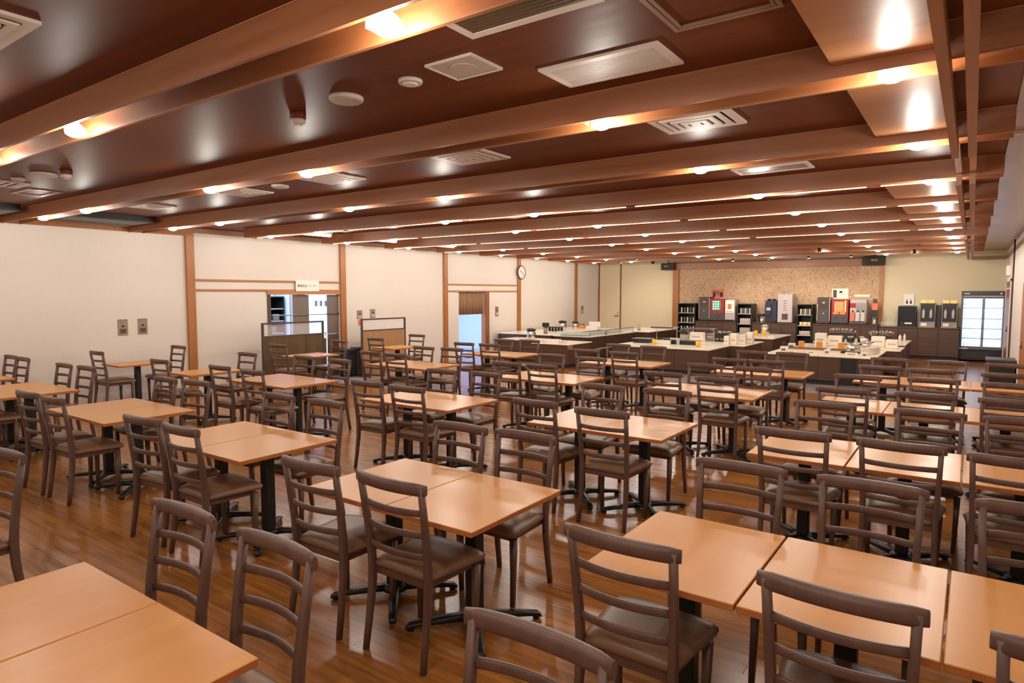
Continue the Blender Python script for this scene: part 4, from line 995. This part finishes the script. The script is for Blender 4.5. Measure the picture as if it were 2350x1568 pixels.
# ---------------------------------------------------------------- buffet islands
def island(name, label, x0, x1, y0, y1, top, body=None, dark_mid=None, ov=0.03):
    t = thing(name, label, 'counter', ((x0 + x1) / 2, (y0 + y1) / 2, 0)); hx, hy = (x1 - x0) / 2, (y1 - y0) / 2
    bm_ = body or M['counter']
    MB().box(-hx + ov + 0.01, hx - ov - 0.01, -hy + ov + 0.01, hy - ov - 0.01, 0.09, top - 0.025).build('body', M['kick'], t)
    MB().box(-hx + ov + 0.05, hx - ov - 0.05, -hy + ov + 0.05, hy - ov - 0.05, 0, 0.09).build('plinth', M['kick'], t)
    npn = max(1, round(2 * (hx - ov) / 0.85)); w_ = 2 * (hx - ov) / npn
    for i in range(npn):
        MB().box(-hx + ov + i * w_ + 0.002, -hx + ov + (i + 1) * w_ - 0.002, -hy + ov, -hy + ov + 0.0095, 0.09, top - 0.026).build('front_panel', (M['ironblk'] if dark_mid == i else bm_), t)
    npn = max(1, round(2 * (hy - ov) / 0.85)); w_ = 2 * (hy - ov) / npn
    for i in range(npn):
        MB().box(hx - ov - 0.0095, hx - ov, -hy + ov + 0.0095 + i * w_ * 0.99, -hy + ov + (i + 1) * w_ * 0.99 - 0.002, 0.09, top - 0.026).build('side_panel', bm_, t)
    MB().bbox(-hx, hx, -hy, hy, top - 0.025, top, 0.004, 1).build('top', M['stonetop'], t)
    return t
island('buffet_counter', 'small white-topped counter at the left front of the buffet', -8.85, -7.78, 13.27, 14.45, 0.58)
island('buffet_counter', 'grey-topped low counter carrying a steel pot, left of the small counter', -10.35, -8.9, 14.0, 14.8, 0.575)
island('buffet_counter', 'dark counter with pots along the left wall', -11.2, -9.35, 15.0, 18.9, 0.66, M['counter_dk'])
tb = island('salad_counter', 'long dark buffet counter with glass guard running to the back', -9.25, -8.12, 14.93, 17.7, 0.66, M['counter_dk'])
island('buffet_counter', 'white-topped counter behind the long glass-guard counter', -8.9, -7.75, 17.95, 20.2, 0.66, M['counter_dk'])
island('buffet_counter', 'wide white-topped central buffet counter with yellow cups', -6.95, -4.58, 13.8, 15.2, 0.58)
island('buffet_counter', 'central buffet counter section carrying stacks of white plates', -6.75, -4.26, 15.35, 17.0, 0.58)
island('buffet_counter', 'central rear buffet counter with steel pot and yellow cups', -5.5, -4.25, 17.95, 20.0, 0.60)
island('buffet_counter', 'right front buffet counter with a black middle panel', -3.42, -1.44, 13.8, 15.75, 0.58, dark_mid=None)
island('buffet_counter', 'right buffet counter section with pots and white bins', -3.3, -1.2, 15.95, 17.1, 0.58)
island('buffet_counter', 'right rear buffet counter with cutlery and bottles', -3.2, -1.22, 17.5, 19.4, 0.60)
tag(MB().box(-2.02, -1.76, 13.79, 13.828, 0.01, 0.553).build('counter_gap_panel', M['ironblk']), 'black vertical panel in the middle of the right front buffet counter', 'panel')
# glass guard of the long counter
gt = thing('sneeze_guard', 'low glass guard with steel posts on the long dark buffet counter', 'glass guard', (-8.15, 14.95, 0.66))
for yy in (0.03, 0.93, 1.0, 1.85, 2.7): MB().cyl((0, yy, 0.0005), 0.012, 0.13, 8).build('post', M['steel'], gt)
for (a, b) in ((0.04, 0.92), (1.01, 1.84), (1.86, 2.69)): MB().box(-0.003, 0.003, a, b, 0.02, 0.125).build('pane', M['glassgrn'], gt)
MB().cyl((0, 0.03, 0.135), 0.008, 2.67, 8, 'Y').build('top_rail', M['steel'], gt)
MB().box(-0.95, -0.01, 0.02, 0.026, 0.02, 0.125).build('front_pane', M['glassgrn'], gt)
gt = thing('tray_rail', 'brown tray rail along the side of the long dark counter', 'rail', (-8.0, 14.95, 0))
for yy in (0.0, 0.04): MB().cyl((yy * 2, 0.05, 0.34), 0.012, 2.6, 8, 'Y').build('tube', M['steel'], gt)
for yy in (0.2, 1.3, 2.4): MB().box(-0.15, 0.09, yy, yy + 0.02, 0.31, 0.33).build('bracket', M['steel'], gt)
def tray(x, y, z, w_, d, label, mat, name='food_tray', rim=0.03, contents=None):
    t = thing(name, label, 'tray', (x, y, z))
    MB().box(-w_ / 2, w_ / 2, -d / 2, d / 2, 0.0005, 0.006).box(-w_ / 2, w_ / 2, -d / 2, -d / 2 + 0.006, 0.006, rim).box(-w_ / 2, w_ / 2, d / 2 - 0.006, d / 2, 0.006, rim).box(-w_ / 2, -w_ / 2 + 0.006, -d / 2 + 0.006, d / 2 - 0.006, 0.006, rim).box(w_ / 2 - 0.006, w_ / 2, -d / 2 + 0.006, d / 2 - 0.006, 0.006, rim).build('pan', mat, t)
    if contents: MB().box(-w_ / 2 + 0.01, w_ / 2 - 0.01, -d / 2 + 0.01, d / 2 - 0.01, 0.0065, rim * 0.7).build('insert', contents, t)
    return t
for i, yy in enumerate((15.25, 15.85, 16.45, 17.05)):
    tray(-8.70, yy, 0.66, 0.72, 0.5, 'steel food pan in the long dark counter, %s from the camera' % names[i], M['steel'], rim=0.05, contents=M['grille'])
def pot(x, y, z, r, h, label, lidm=None, mat=None, handle=True):
    t = thing('air_pot', label, 'pot', (x, y, z))
    MB().lathe([(r * 0.95, 0.0005), (r, 0.01), (r, h * 0.68), (r * 0.9, h * 0.76)], n=20).build('body', mat or M['chrome'], t)
    MB().lathe([(r * 0.98, h * 0.76), (r * 1.02, h * 0.8), (r * 0.95, h * 0.93), (r * 0.4, h)], n=20).build('lid', lidm or M['black'], t)
    MB().bbox(r * 0.6, r * 1.35, -0.025, 0.025, h * 0.78, h * 0.92, 0.006, 1).build('spout', M['black'], t)
    if handle: MB().sweep([(r * 0.95, 0, h * 0.68), (r * 1.3, 0, h * 0.62), (r * 1.3, 0, h * 0.35), (r * 0.97, 0, h * 0.28)], (0.03, 0.012), side=(0, 1, 0)).build('handle', M['black'], t)
    return t
pot(-9.51, 14.25, 0.5755, 0.11, 0.30, 'steel air pot on the grey low counter, nearest of the pots')
pot(-10.41, 17.36, 0.66, 0.115, 0.29, 'steel air pot on the left wall counter, wider one')
pot(-10.10, 17.62, 0.66, 0.09, 0.27, 'steel air pot on the left wall counter beside the wooden box')
pot(-4.88, 19.6, 0.60, 0.12, 0.31, 'steel soup pot on the central rear counter', M['chrome'])
t = thing('coffee_grinder', 'black-topped steel grinder standing by the row of black cups', 'grinder', (-9.79, 15.42, 0.66))
MB().cyl((0, 0, 0.0005), 0.06, 0.19, 16).build('body', M['steel'], t); MB().bbox(-0.08, 0.08, -0.07, 0.07, 0.19, 0.31, 0.02, 2).build('head', M['black'], t)
c0 = None
for i in range(5):
    for j in range(2):
        x, y, z = -10.30 + i * 0.105, 16.45, 0.6605 + 0.07 * j
        if c0 is None: c0 = tag(MB().lathe([(0.03, 0), (0.046, 0.065), (0.043, 0.068), (0.03, 0.01)], n=12).build('cup', M['black'], None, (x, y, z)), 'black cup stacked in the row on the left wall counter', 'cup', 'black cups stacked on the left wall counter')
        else: o = c0.copy(); COL.objects.link(o); o.location = (x, y, z)
t = thing('wooden_box', 'orange-brown wooden box with metal bowl on the left wall counter', 'box', (-10.36, 18.5, 0.66))
MB().bbox(-0.13, 0.13, -0.09, 0.09, 0.0005, 0.11, 0.005, 1).build('body', M['orange'], t); MB().lathe([(0.09, 0.11), (0.11, 0.16), (0.10, 0.16), (0.05, 0.12)], n=16).build('bowl', M['steel'], t)
t = thing('paper_stack', 'white box-like tray leaning at the end of the left wall counter', 'tray', (-9.72, 18.1, 0.66))
MB().bbox(-0.2, 0.2, -0.12, 0.12, 0.0005, 0.10, 0.01, 1).build('base', M['ceramic'], t); MB().xf(Matrix.Identity(4)).bbox(-0.2, 0.2, 0.09, 0.11, 0.10, 0.24, 0.005, 1).build('back', M['ceramic'], t)
def napkins(x, y, z, s, label):
    t = thing('napkin_pile', label, 'napkins', (x, y, z)); random.seed(int(x * 100))
    for i in range(3):
        MB().bbox(-s / 2, s / 2, -s / 3, s / 3, 0.0, 0.022, 0.006, 1).xf(Matrix.Translation((random.uniform(-.01, .01), 0, 0.0005 + i * 0.0225)) @ Matrix.Rotation(random.uniform(-.5, .5), 4, 'Z')).build('napkin', M['ceramic'], t)
napkins(-8.14, 13.6, 0.58, 0.2, 'crumpled white napkins on the small left front counter')
napkins(-8.6, 13.45, 0.58, 0.1, 'little white napkin fold at the left of small front counter')
napkins(-4.36, 18.2, 0.60, 0.2, 'white folded cloth at the end of the central rear counter')
def card(x, y, z, w_, h, label, mat=None, group='small label cards on the buffet'):
    t = thing('label_card', label, 'card', (x, y, z), 0, group)
    MB().xf(Matrix.Identity(4)).box(-w_ / 2, w_ / 2, -0.004, 0.0, 0.001, h).build('card', mat or M['cream'], t)
    MB().box(-w_ / 2, w_ / 2, 0.0, 0.04, 0.0005, 0.004).build('stand', M['grille'], t)
    MB().box(-w_ * 0.3, w_ * 0.3, -0.005, -0.004, h * 0.4, h * 0.6).build('print', M['plate'], t)
tag(MB().box(-7.82, -7.68, 13.285, 13.297, 0.46, 0.56).build('label_card', M['tray']), 'tan card fixed to the front edge of the small counter', 'card')
# central counter contents
def cup(x, y, z, r, h, mat, label, name='cup', spoon=False, group=None):
    t = thing(name, label, 'cup', (x, y, z), 0, group)
    MB().lathe([(r * 0.85, 0.0005), (r, h), (r * 0.92, h), (r * 0.8, 0.01)], n=14, caps=True).build('body', mat, t)
    if spoon: MB().sweep([(0, 0, 0.01), (r * 0.7, 0, h * 1.3)], (0.008, 0.006), side=(0, 1, 0)).build('spoon', M['steel'], t)
    return t
cup(-6.13, 14.48, 0.58, 0.055, 0.125, M['yellow'], 'yellow cup at the left of the central front counter')
cup(-5.02, 14.36, 0.58, 0.062, 0.135, M['yellow'], 'yellow cup with spoon at the right of the central front counter', spoon=True)
cup(-5.09, 19.3, 0.60, 0.04, 0.10, M['yellow'], 'leftmost small yellow cup on the central rear counter')
cup(-4.98, 19.0, 0.60, 0.05, 0.14, M['yellow'], 'middle yellow cup on the central rear counter')
cup(-4.80, 19.15, 0.60, 0.06, 0.17, M['yellow'], 'tallest yellow cup beside the soup pot')
cup(-5.66, 14.78, 0.58, 0.045, 0.14, M['glassclr'], 'clear glass jar near the black trays on the central counter', 'jar')
t = thing('cup_rack', 'black tray of dark and white sauce cups on the central counter', 'tray', (-6.0, 14.72, 0.58))
MB().bbox(-0.17, 0.17, -0.06, 0.06, 0.0005, 0.10, 0.006, 1).build('box', M['ceramic'], t)
for i in range(6): MB().cyl((-0.14 + i * 0.056, 0, 0.10), 0.022, 0.06, 8).build('cup', M['black'], t)
def display_case(label, x, y, z, w_, d, h, post=True):
    t = thing('display_stand', label, 'stand', (x, y, z))
    MB().bbox(-w_ / 2, w_ / 2, -d / 2, d / 2, 0.0005, 0.10, 0.004, 1).build('base', M['black'], t)
    MB().bbox(-w_ / 2 - 0.02, w_ / 2 + 0.02, -d / 2 - 0.02, d / 2 + 0.02, 0.10, 0.11, 0.002, 1).build('glass_shelf', M['glassgrn'], t)
    return t
display_case('black glass-topped display base on the central counter, larger right one', -5.62, 14.98, 0.58, 0.78, 0.30, 0.3)
display_case('black glass-topped display base on the central counter, smaller left one', -6.62, 14.95, 0.58, 0.42, 0.30, 0.3)
def canopy(label, x, y, z, w_, h):
    t = thing('sneeze_canopy', label, 'glass guard', (x, y, z))
    for sx in (-1, 1): MB().sweep([(sx * w_ / 2, 0.12, 0.0), (sx * w_ / 2, 0.12, h * 0.7), (sx * w_ / 2, 0.05, h * 0.95), (sx * w_ / 2, -0.15, h)], (0.012, 0.012), side=(1, 0, 0)).build('post', M['chrome'], t)
    MB().bbox(-w_ / 2 - 0.03, w_ / 2 + 0.03, -0.2, 0.16, h, h + 0.025, 0.01, 2).build('canopy', M['acryl'], t)
    MB().box(-w_ / 2 - 0.03, w_ / 2 + 0.03, -0.205, -0.2, h - 0.01, h + 0.03).build('front_edge', M['chrome'], t)
canopy('clear canopy on thin posts at the left back of the central counter', -6.38, 15.75, 0.58, 0.55, 0.34)
canopy('clear curved canopy over white boxes on the central counter', -5.50, 15.80, 0.58, 0.66, 0.33)
t = thing('rice_cooker', 'black-lidded rice cooker on the central counter beside the post', 'rice cooker', (-6.0, 16.15, 0.58))
MB().lathe([(0.10, 0.0005), (0.125, 0.03), (0.13, 0.15), (0.12, 0.17)], n=20).build('body', M['greymac'], t); MB().lathe([(0.13, 0.17), (0.135, 0.20), (0.12, 0.28), (0.05, 0.30)], n=20).build('lid', M['black'], t)
MB().box(-0.04, 0.04, -0.14, -0.12, 0.16, 0.19).build('latch', M['chrome'], t)
def wbox(x, y, z, w_, d, h, label, mat=None, name='storage_box', slot=True, group=None):
    t = thing(name, label, 'box', (x, y, z), 0, group)
    MB().bbox(-w_ / 2, w_ / 2, -d / 2, d / 2, 0.0005, h, min(0.018, w_ * 0.1), 2).build('body', mat or M['cream'], t)
    if slot: MB().box(-w_ * 0.32, w_ * 0.32, -d / 2 - 0.002, -d / 2, h * 0.45, h * 0.6).build('slot', M['grille'], t)
    return t
wbox(-5.66, 16.1, 0.58, 0.34, 0.22, 0.23, 'white box under the clear canopy on the central counter')
wbox(-5.42, 16.45, 0.58, 0.22, 0.2, 0.20, 'steel toaster-like box right of the white canopy box', M['steel'])
t = thing('toaster', 'black toaster with silver buttons on the central counter', 'toaster', (-5.15, 16.4, 0.58))
MB().bbox(-0.14, 0.14, -0.11, 0.11, 0.0005, 0.22, 0.02, 2).build('body', M['black'], t); MB().box(-0.10, -0.02, -0.114, -0.11, 0.05, 0.09).box(0.02, 0.10, -0.114, -0.11, 0.05, 0.09).build('knob', M['chrome'], t)
for i, (x, y, w_, h) in enumerate(((-4.76, 15.62, 0.11, 0.20), (-4.62, 15.72, 0.16, 0.26), (-4.45, 15.80, 0.19, 0.24), (-4.36, 16.15, 0.15, 0.28))):
    t = thing('plate_stack', 'white napkin and plate box, %s of four at the right end of central counter' % names[i], 'box', (x, y, 0.58), 0, 'white boxes at the end of the central counter')
    MB().bbox(-w_ / 2, w_ / 2, -0.09, 0.09, 0.0005, h, 0.02, 2).build('body', M['cream'] if i != 2 else M['ceramic'], t)
    MB().box(-w_ * 0.3, w_ * 0.3, -0.093, -0.09, h * 0.3, h * 0.45).build('label', M['grille'], t)
def cutlery(x, y, z, w_, label, nn=26, h=0.2, base=True):
    t = thing('cutlery_holder', label, 'cutlery', (x, y, z))
    MB().bbox(-w_ / 2, w_ / 2, -0.08, 0.08, 0.0005, h * 0.55, 0.008, 1).build('box', M['black'], t)
    random.seed(int(abs(x * 37 + y * 11)))
    b0 = MB()
    b0.sweep([(0, 0, 0.0), (0, 0, h * 0.55)], (0.008, 0.003), side=(1, 0, 0), n=4).sphere((0, 0, h * 0.6), 0.018, 8, 1.4)
    b = b0.build('spoon', M['chrome'], t)
    for i in range(nn):
        o = b if i == 0 else b.copy()
        if i: COL.objects.link(o)
        o.location = (random.uniform(-w_ * 0.42, w_ * 0.42), random.uniform(-0.06, 0.06), h * 0.45)
        o.rotation_euler = (random.uniform(-0.5, 0.5), random.uniform(-0.8, 0.8), random.uniform(0, 3))
    return t
cutlery(-5.20, 16.80, 0.58, 0.34, 'black holder of shiny cutlery on the central counter', 24, 0.22)
cutlery(-2.75, 18.9, 0.60, 0.60, 'large heap of shiny cutlery on the right rear counter, left', 44, 0.26)
cutlery(-1.85, 18.6, 0.60, 0.50, 'long holder of shiny cutlery on right rear counter, right', 36, 0.24)
# right counter contents
def caddy(x, y, z, s, label):
    t = thing('sugar_caddy', label, 'caddy', (x, y, z))
    MB().bbox(-s / 2, s / 2, -s / 2, s / 2, 0.0005, s * 0.75, 0.012, 2).build('box', M['ceramic'], t)
    MB().sweep([(-s * 0.3, 0, s * 0.75), (-s * 0.12, 0, s * 1.35), (s * 0.12, 0, s * 1.35), (s * 0.3, 0, s * 0.75)], (0.006, 0.006), side=(0, 1, 0)).build('wire_handle', M['steel'], t)
    MB().box(-s * 0.3, s * 0.3, -s / 2 - 0.002, -s / 2, s * 0.15, s * 0.4).build('label', M['frame'], t)
caddy(-3.20, 14.45, 0.58, 0.14, 'white caddy with wire handle at the left end of right counter, nearer one')
caddy(-3.26, 15.45, 0.58, 0.14, 'white caddy with wire handle at left end of right counter, farther one')
caddy(-1.66, 14.20, 0.58, 0.10, 'small white caddy beside the white bowls')
caddy(-2.36, 14.40, 0.58, 0.11, 'white caddy with utensils in the middle of the right counter')
wbox(-3.10, 15.62, 0.58, 0.12, 0.10, 0.15, 'orange-brown card box behind the white caddies', M['orange'], slot=False)
wbox(-2.72, 15.60, 0.58, 0.12, 0.10, 0.15, 'orange-brown cup box with tongs before the white bin', M['orange'], slot=False)
wbox(-2.28, 15.62, 0.58, 0.13, 0.10, 0.14, 'orange-brown box in the middle of the right counter', M['orange'], slot=False)
tray(-2.94, 15.25, 0.58, 0.80, 0.26, 'long brown wooden tray on the right counter, left one', M['tray'])
tray(-2.15, 15.25, 0.58, 0.55, 0.26, 'long brown wooden tray on the right counter, right one', M['tray'])
for i, (x, y, w_, h) in enumerate(((-2.95, 14.0, 0.14, 0.06), (-2.59, 13.98, 0.15, 0.08), (-1.86, 13.96, 0.22, 0.08))):
    card(x, y, 0.58, w_, h, 'cream label card on the right counter front edge, %s of three' % ['left', 'middle', 'right'][i])
wbox(-2.80, 16.2, 0.58, 0.22, 0.22, 0.31, 'tall cream napkin box at the left of the right counter')
wbox(-2.56, 16.55, 0.58, 0.28, 0.22, 0.24, 'wide cream napkin box beside the tall one')
pot(-1.98, 15.05, 0.58, 0.125, 0.20, 'round steel chafing pot in front on the right counter', M['chrome'], M['chrome'], False)
pot(-1.88, 16.25, 0.58, 0.11, 0.16, 'small steel pot behind the round chafing pot', M['chrome'], M['chrome'], False)
tray(-1.98, 14.72, 0.58, 0.34, 0.2, 'dark tray under the round chafing pot front', M['black'])
for i, (x, y) in enumerate(((-1.60, 14.55), (-1.43 - 0.1, 14.80), (-1.60, 15.1))):
    for k in range(3):
        t = tag(MB().lathe([(0.04, 0), (0.045, 0.005), (0.082, 0.045), (0.086, 0.05), (0.078, 0.048), (0.04, 0.012)], n=20).build('bowl', M['ceramic'], None, (x, y, 0.5805 + 0.047 * k)),
                'white bowl in the %s stack at the right counter end, %s' % (['front', 'middle', 'rear'][i], ['bottom', 'middle of stack', 'top'][k]), 'bowl', 'white bowls stacked on the right counter')
wbox(-1.71, 16.85, 0.58, 0.27, 0.2, 0.24, 'cream bin box at the right of the right counter, rear')
wbox(-1.40, 16.45, 0.58, 0.23, 0.2, 0.20, 'cream bin box at the right corner of the counter')
cup(-2.0, 16.75, 0.58, 0.065, 0.19, M['ceramic'], 'white tall cup left of the cream bin boxes')
for i, (x, y) in enumerate(((-2.62, 17.75), (-2.40, 17.78), (-2.17, 17.8))):
    t = thing('warmer', 'black warmer pot, %s of three on the right rear counter' % pos3[i], 'pot', (x, y, 0.60), 0, 'black warmer pots on the right rear counter')
    MB().lathe([(0.07, 0.0005), (0.085, 0.02), (0.085, 0.12)], n=16).build('body', M['black'], t); MB().lathe([(0.088, 0.12), (0.06, 0.15), (0.01, 0.165)], n=16).build('lid', M['chrome'], t)
bottle(-1.45, 19.0, 0.60, 0.035, 0.18, M['ceramic'], 'white bottle with dark cap at the back right counter corner, left')
bottle(-1.36, 19.1, 0.60, 0.03, 0.20, M['ceramic'], 'white bottle with dark cap at the back right counter corner, right')
t = thing('serving_tongs', 'pair of wooden tongs standing in a holder behind the long counter', 'tongs', (-8.3, 18.4, 0.66))
MB().cyl((0, 0, 0.0005), 0.05, 0.07, 12).build('holder', M['steel'], t)
MB().sweep([(-0.02, 0, 0.02), (0.05, 0, 0.24)], (0.012, 0.006), side=(0, 1, 0)).sweep([(0.02, 0, 0.02), (-0.04, 0, 0.20)], (0.012, 0.006), side=(0, 1, 0)).build('tongs', M['tray'], t)
